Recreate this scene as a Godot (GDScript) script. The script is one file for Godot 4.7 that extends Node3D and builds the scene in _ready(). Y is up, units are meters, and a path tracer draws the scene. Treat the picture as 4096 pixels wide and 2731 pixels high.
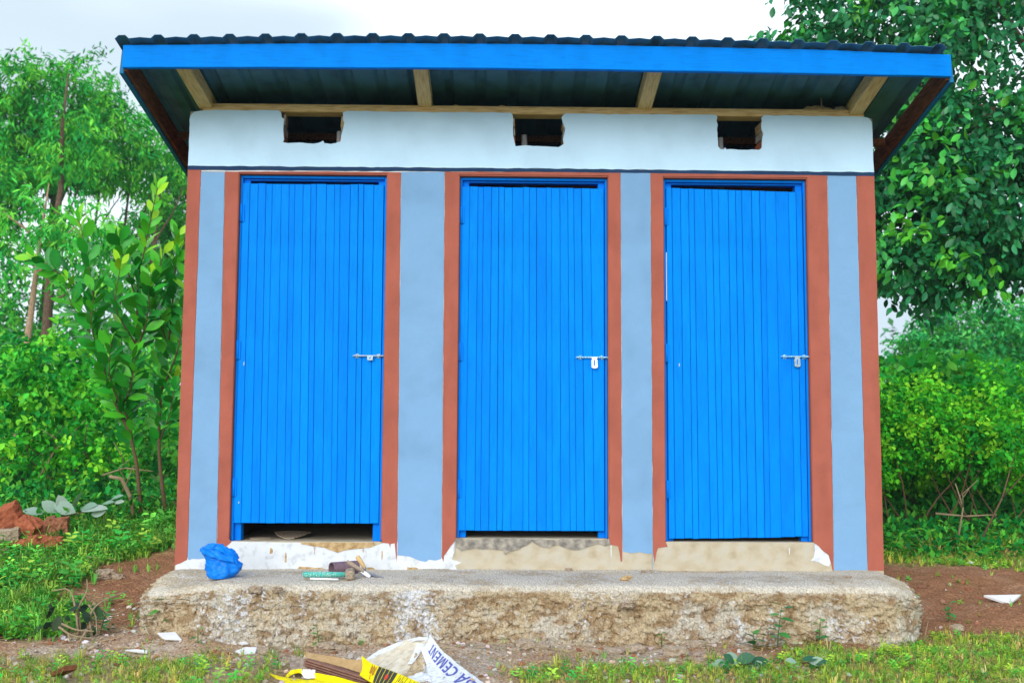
extends Node3D
# A block of three pit latrines with blue plank doors on a rough concrete slab, trees and hedges round it.
# Units are metres, y up; the painted front wall lies in the plane z = 0 and the camera looks along -z.

var M := {}
var counts := {}
var noise := FastNoiseLite.new()
var fine := FastNoiseLite.new()
var ridge := FastNoiseLite.new()
var crumbs := FastNoiseLite.new()


func _ready() -> void:
	# ---------------------------------------------------------------- camera, sky, sun, exposure
	var cam := Camera3D.new()
	cam.name = "camera"
	cam.fov = 35.0865
	cam.near = 0.05
	cam.far = 900.0
	add_child(cam)
	cam.position = Vector3(0.0, 1.03, 5.976)
	cam.rotation_degrees = Vector3(5.0888, -0.8204, 0.3432)
	cam.current = true
	var lens := CameraAttributesPhysical.new()
	lens.frustum_focal_length = 37.96
	lens.frustum_focus_distance = 5.9
	lens.frustum_near = 0.05
	lens.frustum_far = 900.0
	lens.exposure_aperture = 3.4
	cam.attributes = lens

	var env := Environment.new()
	env.background_mode = Environment.BG_SKY
	env.background_energy_multiplier = 1.0
	var sky := Sky.new()
	var sm := ProceduralSkyMaterial.new()
	sm.sky_top_color = Color(0.655, 0.715, 0.76)
	sm.sky_horizon_color = Color(0.66, 0.715, 0.755)
	sm.sky_curve = 0.2
	sm.ground_bottom_color = Color(0.30, 0.27, 0.22)
	sm.ground_horizon_color = Color(0.62, 0.66, 0.66)
	sm.sky_cover = cloud_cover()
	sm.sky_cover_modulate = Color(1, 1, 1, 0.32)
	sm.sun_angle_max = 1.0
	sky.sky_material = sm
	env.sky = sky
	env.tonemap_mode = Environment.TONE_MAPPER_LINEAR
	env.tonemap_exposure = 1.85
	env.sdfgi_enabled = true
	env.ssao_enabled = true
	env.ssil_enabled = true
	env.fog_enabled = true
	env.fog_mode = Environment.FOG_MODE_EXPONENTIAL
	env.fog_density = 0.001
	env.fog_light_color = Color(0.86, 0.93, 1.0)
	var we := WorldEnvironment.new()
	we.name = "world_environment"
	we.environment = env
	add_child(we)

	var sun := DirectionalLight3D.new()
	sun.name = "sun"
	sun.light_energy = 0.5
	sun.light_angular_distance = 45.0
	sun.light_color = Color(1.0, 0.995, 0.985)
	sun.shadow_enabled = true
	add_child(sun)
	sun.look_at_from_position(Vector3(-1.8, 2.5, 6.0), Vector3.ZERO, Vector3.UP)

	noise.seed = 7
	noise.frequency = 1.0
	noise.fractal_octaves = 4
	fine.seed = 21
	fine.frequency = 1.0
	fine.fractal_octaves = 2
	ridge.seed = 33
	ridge.frequency = 1.0
	ridge.fractal_type = FastNoiseLite.FRACTAL_RIDGED
	ridge.fractal_octaves = 3
	crumbs.seed = 4
	crumbs.frequency = 1.0
	crumbs.noise_type = FastNoiseLite.TYPE_CELLULAR
	crumbs.cellular_return_type = FastNoiseLite.RETURN_DISTANCE
	crumbs.fractal_type = FastNoiseLite.FRACTAL_NONE

	make_materials()
	# ---------------------------------------------------------------- large structure
	build_ground()
	build_slab()
	build_latrine()
	build_trees()
	build_hedges()
	# ---------------------------------------------------------------- objects
	build_sapling()
	build_tools()
	build_blue_bag()
	build_carton()
	build_sack()
	build_bricks()
	build_litter()
	# ---------------------------------------------------------------- ground cover and small plants
	build_weeds()
	build_grass()


# ==================================================================== helpers
func V(x: float, y: float, z: float) -> Vector3:
	return Vector3(x, y, z)


func smooth(a: float, b: float, x: float) -> float:
	var t := clampf((x - a) / (b - a), 0.0, 1.0)
	return t * t * (3.0 - 2.0 * t)


func ground_h(x: float, z: float) -> float:
	var s := smooth(0.0, 3.7, 0.7 - z)
	var u := clampf((x + 1.5) / 3.0, 0.0, 1.0)
	var h := (0.03 + 0.47 * s) * (1.0 - u) + (0.04 + 0.33 * s) * u
	return h


func ground_at(x: float, z: float) -> float:
	var near := 1.0 - smooth(6.0, 14.0, Vector2(x, z).length())
	var h := ground_h(x, z)
	h += near * (noise.get_noise_3d(x * 1.3, 4.0, z * 1.3) * 0.035 + fine.get_noise_3d(x * 9.0, 1.0, z * 9.0) * 0.009)
	h += near * smooth(2.45, 2.95, x) * (1.0 - smooth(0.1, 0.35, absf(z - 0.05))) * 0.05   # heap of red earth at the right edge
	return h


func rgen(s: int) -> RandomNumberGenerator:
	var r := RandomNumberGenerator.new()
	r.seed = s
	return r


func numbered(parent: Node, called: String) -> String:
	var key := str(parent.get_instance_id()) + called
	var n: int = counts.get(key, 0)
	counts[key] = n + 1
	return called if n == 0 else "%s_%03d" % [called, n]


func thing(called: String, label: String, category: String, at := Vector3.ZERO, group := "") -> Node3D:
	var o := Node3D.new()
	o.name = numbered(self, called)
	add_child(o)
	o.position = at
	tag(o, label, category, group)
	return o


func tag(o: Node, label: String, category: String, group := "") -> void:
	o.set_meta("label", label)
	o.set_meta("category", category)
	if group:
		o.set_meta("group", group)


# A mesh built in world coordinates, hung under a thing (whose base it is moved back by) or under one of its parts.
func part(called: String, mesh: Mesh, m: Material, parent: Node, local := false) -> MeshInstance3D:
	var o := MeshInstance3D.new()
	o.name = numbered(parent, called)
	o.mesh = mesh
	o.material_override = m
	parent.add_child(o)
	if parent != self and not local and parent.get_parent() == self:
		o.position = -(parent as Node3D).position
	return o


func st_new(flat := true) -> SurfaceTool:
	var st := SurfaceTool.new()
	st.begin(Mesh.PRIMITIVE_TRIANGLES)
	st.set_smooth_group(-1 if flat else 0)
	return st


func done(st: SurfaceTool) -> ArrayMesh:
	st.generate_normals()
	return st.commit()


# A triangle whose front faces away from the point c.
func tri_out(st: SurfaceTool, a: Vector3, b: Vector3, d: Vector3, c: Vector3) -> void:
	if (b - a).cross(d - a).dot((a + b + d) / 3.0 - c) > 0.0:
		st.add_vertex(a)
		st.add_vertex(d)
		st.add_vertex(b)
	else:
		st.add_vertex(a)
		st.add_vertex(b)
		st.add_vertex(d)


func quad_out(st: SurfaceTool, a: Vector3, b: Vector3, d: Vector3, e: Vector3, c: Vector3) -> void:
	tri_out(st, a, b, d, c)
	tri_out(st, a, d, e, c)


# Box with chamfered edges.
func add_box(st: SurfaceTool, xf: Transform3D, size: Vector3, bev := 0.004) -> void:
	var h := size * 0.5
	var b := minf(bev, minf(h.x, minf(h.y, h.z)) * 0.6)
	var c := xf.origin
	var corner := func(sx: float, sy: float, sz: float, axis: int) -> Vector3:
		var p := Vector3(sx * (h.x - b), sy * (h.y - b), sz * (h.z - b))
		p[axis] += b * [sx, sy, sz][axis]
		return xf * p
	for axis in 3:
		for s in [-1.0, 1.0]:
			var q := []
			for k in [[-1.0, -1.0], [1.0, -1.0], [1.0, 1.0], [-1.0, 1.0]]:
				var g := [k[0], k[1]]
				g.insert(axis, s)
				q.append(corner.call(g[0], g[1], g[2], axis))
			quad_out(st, q[0], q[1], q[2], q[3], c)
	for e in [[0, 1, 2], [0, 2, 1], [1, 2, 0]]:
		for s in [-1.0, 1.0]:
			for t in [-1.0, 1.0]:
				var g := [0.0, 0.0, 0.0]
				g[e[0]] = s
				g[e[1]] = t
				g[e[2]] = -1.0
				var p: Vector3 = corner.call(g[0], g[1], g[2], e[0])
				var p2: Vector3 = corner.call(g[0], g[1], g[2], e[1])
				g[e[2]] = 1.0
				quad_out(st, p, p2, corner.call(g[0], g[1], g[2], e[1]), corner.call(g[0], g[1], g[2], e[0]), c)
	for sx in [-1.0, 1.0]:
		for sy in [-1.0, 1.0]:
			for sz in [-1.0, 1.0]:
				tri_out(st, corner.call(sx, sy, sz, 0), corner.call(sx, sy, sz, 1), corner.call(sx, sy, sz, 2), c)


func span(a: Vector3, b: Vector3) -> Array:   # centre and size of the box between two corners
	return [Transform3D(Basis(), (a + b) * 0.5), (b - a).abs()]


func box_mesh(a: Vector3, b: Vector3, bev := 0.004) -> ArrayMesh:
	var st := st_new()
	var s := span(a, b)
	add_box(st, s[0], s[1], bev)
	return done(st)


# Beam between two points with a rectangular section (w across, h upwards).
func beam_mesh(a: Vector3, b: Vector3, w: float, h: float, bev := 0.004) -> ArrayMesh:
	var st := st_new()
	var d := (b - a).normalized()
	var side := Vector3.UP.cross(d).normalized()
	var up := d.cross(side).normalized()
	add_box(st, Transform3D(Basis(side, up, d), (a + b) * 0.5), Vector3(w, h, a.distance_to(b)), bev)
	return done(st)


func add_tube(st: SurfaceTool, pts: Array, radii: Array, sides := 8, cap := true) -> void:
	var rings := []
	var up := Vector3.UP
	for i in pts.size():
		var d: Vector3 = (pts[mini(i + 1, pts.size() - 1)] - pts[maxi(i - 1, 0)]).normalized()
		if absf(d.dot(up)) > 0.95:
			up = Vector3.RIGHT if absf(d.x) < 0.9 else Vector3.BACK
		var s := d.cross(up).normalized()
		var t := s.cross(d).normalized()
		up = t
		var ring := []
		for k in sides:
			var a := TAU * k / sides
			ring.append(pts[i] + (s * cos(a) + t * sin(a)) * radii[i])
		rings.append(ring)
	for i in pts.size() - 1:
		var c: Vector3 = (pts[i] + pts[i + 1]) * 0.5
		for k in sides:
			var k2 := (k + 1) % sides
			quad_out(st, rings[i][k], rings[i][k2], rings[i + 1][k2], rings[i + 1][k], c)
	if cap:
		for e in [0, pts.size() - 1]:
			var inner: Vector3 = pts[1] if e == 0 else pts[e - 1]
			for k in sides:
				tri_out(st, pts[e], rings[e][k], rings[e][(k + 1) % sides], inner)


func tube_mesh(pts: Array, radii: Array, sides := 8) -> ArrayMesh:
	var st := st_new(false)
	add_tube(st, pts, radii, sides)
	return done(st)


func pairs(flat: Array) -> PackedVector2Array:
	var p := PackedVector2Array()
	for i in range(0, flat.size(), 2):
		p.append(Vector2(flat[i], flat[i + 1]))
	return p


# The same outline with its long edges cut up and made slightly uneven, as a brush or a trowel leaves them.
func rough(p: PackedVector2Array, step: float, amp: float, seed_: int) -> PackedVector2Array:
	var out := PackedVector2Array()
	for i in p.size():
		var a := p[i]
		var b := p[(i + 1) % p.size()]
		var n := maxi(1, int(a.distance_to(b) / step))
		var side := (b - a).orthogonal().normalized()
		for k in n:
			var q := a.lerp(b, float(k) / n)
			if k > 0:
				q += side * noise.get_noise_3d(q.x * 9.0, q.y * 9.0, seed_ * 3.7) * amp * 2.0
			out.append(q)
	return out


# A flat slab of the given outline between z0 (back) and z1 (front).
func add_poly(st: SurfaceTool, p: PackedVector2Array, z0: float, z1: float) -> void:
	var t := Geometry2D.triangulate_polygon(p)
	if t.is_empty():
		print("outline could not be filled: ", p.slice(0, 2))
	var back := Vector3(0, 0, -1000.0)
	for i in range(0, t.size(), 3):
		var a := p[t[i]]
		var b := p[t[i + 1]]
		var c := p[t[i + 2]]
		tri_out(st, V(a.x, a.y, z1), V(b.x, b.y, z1), V(c.x, c.y, z1), back)
	var cw := Geometry2D.is_polygon_clockwise(p)
	for i in p.size():
		var a := p[i]
		var b := p[(i + 1) % p.size()]
		var nrm := (b - a).orthogonal().normalized() * (1.0 if cw else -1.0)
		var mid := (a + b) * 0.5 - nrm
		quad_out(st, V(a.x, a.y, z0), V(b.x, b.y, z0), V(b.x, b.y, z1), V(a.x, a.y, z1), V(mid.x, mid.y, (z0 + z1) * 0.5))


func poly_mesh(p: PackedVector2Array, z0: float, z1: float) -> ArrayMesh:
	var st := st_new()
	add_poly(st, p, z0, z1)
	return done(st)


func catmull(a: Vector3, b: Vector3, c: Vector3, d: Vector3, t: float) -> Vector3:
	return 0.5 * ((2.0 * b) + (c - a) * t + (2.0 * a - 5.0 * b + 4.0 * c - d) * t * t + (3.0 * b - a - 3.0 * c + d) * t * t * t)


func along(row: Array, u: float) -> Vector3:
	var n := row.size() - 1
	var f := clampf(u, 0.0, 1.0) * n
	var i := mini(int(f), n - 1)
	var a: Vector3 = row[maxi(i - 1, 0)] if i > 0 else 2.0 * row[0] - row[1]
	var d: Vector3 = row[i + 2] if i + 2 <= n else 2.0 * row[n] - row[n - 1]
	return catmull(a, row[i], row[i + 1], d, f - i)


func surf(rows: Array, u: float, v: float) -> Vector3:
	var col := []
	for r in rows:
		col.append(along(r, u))
	return along(col, v)


# A curved sheet (paper, film, card) through a grid of control points, with thickness and creases; off lifts it along its normal.
func sheet_mesh(rows: Array, nu: int, nv: int, thick: float, amp := 0.0, freq := 20.0, off := 0.0, area := Rect2(0, 0, 1, 1), ragged := 0.0) -> ArrayMesh:
	var st := st_new(false)
	var top := []
	var low := []
	for j in nv + 1:
		var a := []
		var b := []
		for i in nu + 1:
			var u := area.position.x + area.size.x * i / nu
			var v := area.position.y + area.size.y * j / nv
			if ragged > 0.0:
				if j == 0 or j == nv:
					v += fine.get_noise_2d(u * 60.0, j * 7.0) * ragged
				if i == 0 or i == nu:
					u += fine.get_noise_2d(v * 60.0, 50.0 + i) * ragged
			var p := surf(rows, u, v)
			var n := (surf(rows, u + 0.02, v) - surf(rows, u - 0.02, v)).cross(surf(rows, u, v + 0.02) - surf(rows, u, v - 0.02)).normalized()
			var w := amp * (ridge.get_noise_3d(p.x * freq, p.y * freq, p.z * freq) * 0.6 + noise.get_noise_3d(p.x * freq * 0.5, p.y * freq * 0.5, p.z * freq * 0.5))
			a.append(p + n * (w + off + thick * 0.5))
			b.append(p + n * (w + off - thick * 0.5))
		top.append(a)
		low.append(b)
	for j in nv:
		for i in nu:
			for k in 2:
				var g: Array = top if k == 0 else low
				var away: Vector3 = low[j][i] if k == 0 else top[j][i]
				quad_out(st, g[j][i], g[j][i + 1], g[j + 1][i + 1], g[j + 1][i], away)
	st.set_smooth_group(-1)
	for i in nu:
		for j in [0, nv]:
			quad_out(st, top[j][i], top[j][i + 1], low[j][i + 1], low[j][i], top[nv / 2][i])
	for j in nv:
		for i in [0, nu]:
			quad_out(st, top[j][i], top[j + 1][i], low[j + 1][i], low[j][i], top[j][nu / 2])
	return done(st)


# ==================================================================== materials
func noise_tex(freq: float, octaves: int, ramp: Array, kind := FastNoiseLite.TYPE_SIMPLEX_SMOOTH, s := 1, ridged := false) -> NoiseTexture2D:
	var n := FastNoiseLite.new()
	n.noise_type = kind
	n.seed = s
	n.frequency = freq
	n.fractal_octaves = octaves
	if ridged:
		n.fractal_type = FastNoiseLite.FRACTAL_RIDGED
	var t := NoiseTexture2D.new()
	t.width = 512
	t.height = 512
	t.seamless = true
	t.noise = n
	var g := Gradient.new()
	var offs := PackedFloat32Array()
	var cols := PackedColorArray()
	for r in ramp:
		offs.append(r[0])
		cols.append(r[1] if r[1] is Color else Color(r[1], r[1], r[1]))
	g.offsets = offs
	g.colors = cols
	t.color_ramp = g
	return t


func normal_tex(freq: float, octaves: int, strength: float, s := 1, kind := FastNoiseLite.TYPE_SIMPLEX_SMOOTH) -> NoiseTexture2D:
	var n := FastNoiseLite.new()
	n.noise_type = kind
	n.seed = s
	n.frequency = freq
	n.fractal_octaves = octaves
	var t := NoiseTexture2D.new()
	t.width = 512
	t.height = 512
	t.seamless = true
	t.noise = n
	t.as_normal_map = true
	t.bump_strength = strength
	return t


func cloud_cover() -> ImageTexture:   # a thin, even layer of cloud with soft streaks, all round
	var n := FastNoiseLite.new()
	n.seed = 5
	n.frequency = 1.6
	n.fractal_octaves = 5
	var im := Image.create_empty(512, 256, false, Image.FORMAT_RGBA8)
	for y in 256:
		var el := PI * (0.5 - (y + 0.5) / 256.0)
		for x in 512:
			var az := TAU * (x + 0.5) / 512.0
			var d := Vector3(cos(el) * sin(az), sin(el) * 2.2, cos(el) * cos(az))
			var k := smooth(0.35, -0.35, n.get_noise_3dv(d))
			im.set_pixel(x, y, Color(1, 1, 1, k))
	return ImageTexture.create_from_image(im)


func mat(c: Color, rough_: float, tex: Texture2D = null, scale := 1.0, nrm: Texture2D = null, nscale := 0.5, spec := 0.3) -> StandardMaterial3D:
	var m := StandardMaterial3D.new()
	m.albedo_color = c
	m.roughness = rough_
	m.metallic_specular = spec
	m.uv1_triplanar = true
	m.uv1_world_triplanar = true
	m.uv1_scale = Vector3.ONE * scale
	if tex:
		m.albedo_texture = tex
	if nrm:
		m.normal_enabled = true
		m.normal_texture = nrm
		m.normal_scale = nscale
	return m


func lin(r: float, g: float, b: float) -> Color:
	return Color(r, g, b).linear_to_srgb()


func make_materials() -> void:
	var soft := noise_tex(0.006, 5, [[0.0, 0.93], [0.5, 0.98], [1.0, 1.0]], FastNoiseLite.TYPE_SIMPLEX_SMOOTH, 3)
	var plaster_n := normal_tex(0.02, 5, 3.0, 4)
	M.white = mat(lin(0.51, 0.725, 0.92), 0.85, soft, 0.7, plaster_n, 0.35, 0.15)
	M.grey_paint = mat(lin(0.195, 0.365, 0.60), 0.85, soft, 0.7, plaster_n, 0.35, 0.15)
	M.terracotta = mat(lin(0.395, 0.118, 0.084), 0.85, noise_tex(0.01, 5, [[0.0, 0.94], [0.5, 0.98], [1.0, 1.0]], FastNoiseLite.TYPE_SIMPLEX_SMOOTH, 8), 0.9, plaster_n, 0.4, 0.15)
	M.black_stripe = mat(lin(0.02, 0.05, 0.12), 0.8, soft, 1.0, null, 0.5, 0.2)
	M.primer = mat(lin(0.64, 0.68, 0.73), 0.9, noise_tex(0.02, 5, [[0.0, 0.82], [0.4, 0.97], [1.0, 1.0]], FastNoiseLite.TYPE_SIMPLEX_SMOOTH, 9), 1.5, plaster_n, 0.5, 0.1)
	M.cream_cement = mat(Color.WHITE, 0.95, noise_tex(0.012, 6, [[0.0, lin(0.36, 0.30, 0.20)], [0.35, lin(0.44, 0.385, 0.285)], [0.6, lin(0.47, 0.425, 0.33)], [1.0, lin(0.46, 0.445, 0.39)]], FastNoiseLite.TYPE_SIMPLEX_SMOOTH, 11), 1.3, plaster_n, 0.8, 0.1)
	M.mortar_grey = mat(Color.WHITE, 0.95, noise_tex(0.02, 6, [[0.0, lin(0.14, 0.13, 0.12)], [0.5, lin(0.27, 0.25, 0.22)], [1.0, lin(0.42, 0.38, 0.32)]], FastNoiseLite.TYPE_SIMPLEX_SMOOTH, 12), 2.0, plaster_n, 1.0, 0.1)
	M.mortar_brown = mat(Color.WHITE, 0.95, noise_tex(0.025, 6, [[0.0, lin(0.26, 0.16, 0.07)], [0.5, lin(0.44, 0.31, 0.16)], [1.0, lin(0.58, 0.44, 0.26)]], FastNoiseLite.TYPE_SIMPLEX_SMOOTH, 13), 2.0, plaster_n, 1.0, 0.1)
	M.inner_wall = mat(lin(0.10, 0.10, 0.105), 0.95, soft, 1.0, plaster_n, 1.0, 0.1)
	M.brick = mat(Color.WHITE, 0.95, noise_tex(0.02, 6, [[0.0, lin(0.17, 0.06, 0.035)], [0.4, lin(0.31, 0.095, 0.05)], [0.75, lin(0.40, 0.13, 0.07)], [1.0, lin(0.40, 0.23, 0.15)]], FastNoiseLite.TYPE_SIMPLEX_SMOOTH, 14), 3.0, normal_tex(0.05, 5, 6.0, 15), 0.9, 0.1)
	M.brick_dark = mat(Color.WHITE, 0.95, noise_tex(0.02, 6, [[0.0, lin(0.09, 0.04, 0.025)], [0.4, lin(0.22, 0.085, 0.05)], [0.75, lin(0.33, 0.15, 0.09)], [1.0, lin(0.30, 0.24, 0.17)]], FastNoiseLite.TYPE_SIMPLEX_SMOOTH, 16), 3.0, normal_tex(0.05, 5, 6.0, 15), 0.9, 0.1)
	# blue gloss paint over wood: brush and grain run up and down the planks
	var grain := noise_tex(0.02, 5, [[0.0, 0.90], [0.45, 0.98], [1.0, 1.0]], FastNoiseLite.TYPE_SIMPLEX_SMOOTH, 17)
	var grain_n := normal_tex(0.03, 5, 5.0, 18)
	M.blue = mat(lin(0.001, 0.238, 0.88), 0.55, grain, 1.0, grain_n, 0.25, 0.10)
	M.blue.uv1_scale = V(9.0, 0.55, 9.0)
	M.blue2 = M.blue.duplicate()
	M.blue2.albedo_color = lin(0.001, 0.22, 0.86)
	M.blue3 = M.blue.duplicate()
	M.blue3.albedo_color = lin(0.001, 0.252, 0.90)
	M.blue_frame = M.blue.duplicate()
	M.blue_frame.albedo_color = lin(0.001, 0.21, 0.85)
	M.blue_fascia = M.blue.duplicate()
	M.blue_fascia.albedo_color = lin(0.001, 0.215, 0.80)
	M.blue_fascia.uv1_scale = V(0.6, 8.0, 8.0)
	M.teal_edge = mat(lin(0.005, 0.15, 0.32), 0.6, soft, 1.0)
	M.sheet = mat(lin(0.06, 0.19, 0.30), 0.42, noise_tex(0.01, 4, [[0.0, 0.7], [0.5, 0.95], [1.0, 1.0]], FastNoiseLite.TYPE_SIMPLEX_SMOOTH, 19), 1.0, normal_tex(0.01, 3, 1.0, 20), 0.15, 0.4)
	var wood_ramp := [[0.0, lin(0.42, 0.26, 0.11)], [0.4, lin(0.64, 0.43, 0.20)], [0.7, lin(0.72, 0.52, 0.26)], [1.0, lin(0.54, 0.35, 0.16)]]
	M.wood = mat(Color.WHITE, 0.85, noise_tex(0.02, 5, wood_ramp, FastNoiseLite.TYPE_SIMPLEX_SMOOTH, 22), 1.0, grain_n, 0.4, 0.15)
	M.wood.uv1_scale = V(7.0, 7.0, 0.7)
	M.wood_long = M.wood.duplicate()
	M.wood_long.uv1_scale = V(0.7, 7.0, 7.0)
	M.wood_dark = mat(Color.WHITE, 0.8, noise_tex(0.02, 5, [[0.0, lin(0.06, 0.022, 0.012)], [0.5, lin(0.14, 0.055, 0.028)], [1.0, lin(0.24, 0.105, 0.05)]], FastNoiseLite.TYPE_SIMPLEX_SMOOTH, 23), 1.0, grain_n, 0.4, 0.15)
	M.wood_dark.uv1_scale = V(6.0, 6.0, 0.8)
	# broad patches where one coat of paint lies thicker than the next
	var coats := noise_tex(0.008, 5, [[0.0, 0.945], [0.4, 0.975], [0.6, 1.0], [1.0, 1.0]], FastNoiseLite.TYPE_SIMPLEX_SMOOTH, 50)
	for k in ["blue", "blue2", "blue3", "blue_fascia", "blue_frame", "terracotta"]:
		var m: StandardMaterial3D = M[k]
		m.detail_enabled = true
		m.detail_albedo = coats
		m.detail_blend_mode = BaseMaterial3D.BLEND_MODE_MUL
		m.detail_uv_layer = BaseMaterial3D.DETAIL_UV_2
		m.uv2_triplanar = true
		m.uv2_world_triplanar = true
		m.uv2_scale = V(1.6, 0.5, 1.6)
	# metal
	M.zinc = mat(lin(0.42, 0.56, 0.66), 0.45, noise_tex(0.03, 4, [[0.0, 0.55], [0.5, 0.9], [1.0, 1.0]], FastNoiseLite.TYPE_SIMPLEX_SMOOTH, 24), 6.0, null, 0.5, 0.5)
	M.zinc.metallic = 0.35
	M.painted_bolt = mat(Color.WHITE, 0.5, noise_tex(0.03, 3, [[0.0, lin(0.02, 0.26, 0.62)], [0.5, lin(0.03, 0.34, 0.66)], [0.62, lin(0.62, 0.74, 0.76)], [1.0, lin(0.7, 0.76, 0.74)]], FastNoiseLite.TYPE_SIMPLEX_SMOOTH, 25), 6.0, null, 0.5, 0.4)
	M.white_metal = mat(lin(0.82, 0.86, 0.92), 0.45, soft, 3.0, null, 0.5, 0.4)
	M.steel = mat(lin(0.42, 0.45, 0.48), 0.5, noise_tex(0.03, 5, [[0.0, 0.45], [0.5, 0.85], [1.0, 1.0]], FastNoiseLite.TYPE_SIMPLEX_SMOOTH, 26), 8.0, plaster_n, 0.4, 0.5)
	M.steel.metallic = 0.3
	M.rust = mat(Color.WHITE, 0.8, noise_tex(0.04, 5, [[0.0, lin(0.10, 0.05, 0.03)], [0.5, lin(0.30, 0.22, 0.16)], [1.0, lin(0.52, 0.50, 0.46)]], FastNoiseLite.TYPE_SIMPLEX_SMOOTH, 27), 8.0, plaster_n, 0.6, 0.3)
	M.turquoise = mat(Color.WHITE, 0.6, noise_tex(0.03, 4, [[0.0, lin(0.0, 0.30, 0.25)], [0.52, lin(0.01, 0.42, 0.36)], [0.62, lin(0.50, 0.50, 0.44)], [1.0, lin(0.55, 0.52, 0.45)]], FastNoiseLite.TYPE_SIMPLEX_SMOOTH, 28), 6.0, plaster_n, 0.3, 0.3)
	M.pvc_grey = mat(lin(0.58, 0.60, 0.62), 0.5, soft, 1.0, null, 0.5, 0.3)
	M.pvc_white = mat(lin(0.68, 0.70, 0.70), 0.4, soft, 2.0, null, 0.5, 0.4)
	M.pvc_purple = mat(lin(0.24, 0.16, 0.20), 0.55, noise_tex(0.03, 4, [[0.0, 0.6], [0.5, 0.9], [1.0, 1.0]], FastNoiseLite.TYPE_SIMPLEX_SMOOTH, 29), 5.0, null, 0.5, 0.3)
	M.handle_wood = mat(lin(0.60, 0.42, 0.20), 0.7, grain, 8.0, grain_n, 0.3, 0.2)
	# paper, film
	M.bag_blue = mat(lin(0.003, 0.22, 0.86), 0.38, soft, 4.0, normal_tex(0.012, 4, 3.0, 30), 0.5, 0.3)
	M.bag_blue.backlight_enabled = true
	M.bag_blue.backlight = Color(0.5, 0.5, 0.5)
	M.sack_white = mat(lin(0.74, 0.78, 0.84), 0.55, noise_tex(0.02, 5, [[0.0, 0.7], [0.4, 0.95], [1.0, 1.0]], FastNoiseLite.TYPE_SIMPLEX_SMOOTH, 31), 4.0, normal_tex(0.03, 5, 5.0, 32), 0.6, 0.3)
	M.sack_white.backlight_enabled = true
	M.sack_white.backlight = Color(0.3, 0.3, 0.3)
	M.sack_lining = mat(Color.WHITE, 0.8, noise_tex(0.015, 5, [[0.0, lin(0.34, 0.27, 0.17)], [0.4, lin(0.60, 0.54, 0.42)], [1.0, lin(0.72, 0.70, 0.62)]], FastNoiseLite.TYPE_SIMPLEX_SMOOTH, 33), 3.0, normal_tex(0.03, 5, 5.0, 32), 0.6, 0.2)
	M.sack_mud = mat(Color.WHITE, 0.9, noise_tex(0.02, 5, [[0.0, lin(0.20, 0.14, 0.08)], [0.5, lin(0.40, 0.31, 0.19)], [1.0, lin(0.58, 0.52, 0.42)]], FastNoiseLite.TYPE_SIMPLEX_SMOOTH, 34), 4.0, normal_tex(0.03, 5, 6.0, 32), 0.8, 0.1)
	M.ink_blue = mat(lin(0.12, 0.14, 0.50), 0.6, noise_tex(0.05, 4, [[0.0, 0.75], [1.0, 1.0]], FastNoiseLite.TYPE_SIMPLEX_SMOOTH, 35), 4.0)
	M.card = mat(Color.WHITE, 0.9, noise_tex(0.02, 5, [[0.0, lin(0.27, 0.17, 0.08)], [0.5, lin(0.40, 0.27, 0.13)], [1.0, lin(0.46, 0.33, 0.19)]], FastNoiseLite.TYPE_SIMPLEX_SMOOTH, 36), 3.0, plaster_n, 0.3, 0.1)
	M.card_grey = mat(Color.WHITE, 0.9, noise_tex(0.02, 5, [[0.0, lin(0.16, 0.12, 0.09)], [0.5, lin(0.30, 0.24, 0.19)], [1.0, lin(0.44, 0.40, 0.36)]], FastNoiseLite.TYPE_SIMPLEX_SMOOTH, 37), 3.0, plaster_n, 0.3, 0.1)
	M.yellow = mat(lin(0.86, 0.72, 0.004), 0.6, noise_tex(0.015, 5, [[0.0, 0.82], [0.5, 0.97], [1.0, 1.0]], FastNoiseLite.TYPE_SIMPLEX_SMOOTH, 38), 3.0, plaster_n, 0.25, 0.2)
	M.print_black = mat(lin(0.05, 0.05, 0.04), 0.6, soft, 3.0)
	M.print_red = mat(lin(0.62, 0.06, 0.02), 0.6, soft, 3.0)
	M.tile_brown = mat(Color.WHITE, 0.7, noise_tex(0.02, 5, [[0.0, lin(0.15, 0.075, 0.055)], [0.5, lin(0.22, 0.115, 0.085)], [1.0, lin(0.30, 0.17, 0.13)]], FastNoiseLite.TYPE_SIMPLEX_SMOOTH, 39), 3.0, plaster_n, 0.3, 0.2)
	M.chip_white = mat(lin(0.74, 0.75, 0.78), 0.6, soft, 4.0, null, 0.5, 0.3)
	M.stone = mat(Color.WHITE, 0.95, noise_tex(0.03, 5, [[0.0, lin(0.18, 0.13, 0.09)], [0.5, lin(0.34, 0.27, 0.20)], [1.0, lin(0.50, 0.44, 0.37)]], FastNoiseLite.TYPE_SIMPLEX_SMOOTH, 40), 4.0, normal_tex(0.05, 5, 6.0, 15), 0.9, 0.1)
	# earth and slab: vertex colours lay out the kinds of matter, textures give the grain
	M.ground = mat(Color.WHITE, 0.97, noise_tex(0.05, 6, [[0.0, 0.5], [0.45, 0.85], [0.8, 1.0], [1.0, 1.0]], FastNoiseLite.TYPE_SIMPLEX_SMOOTH, 41), 2.2, normal_tex(0.06, 6, 9.0, 42), 1.0, 0.08)
	M.ground.vertex_color_use_as_albedo = true
	M.slab = mat(Color.WHITE, 0.95, noise_tex(0.06, 6, [[0.0, 0.55], [0.4, 0.86], [0.75, 1.0], [1.0, 1.0]], FastNoiseLite.TYPE_SIMPLEX_SMOOTH, 43), 2.6, normal_tex(0.06, 6, 9.0, 44), 1.0, 0.08)
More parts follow.
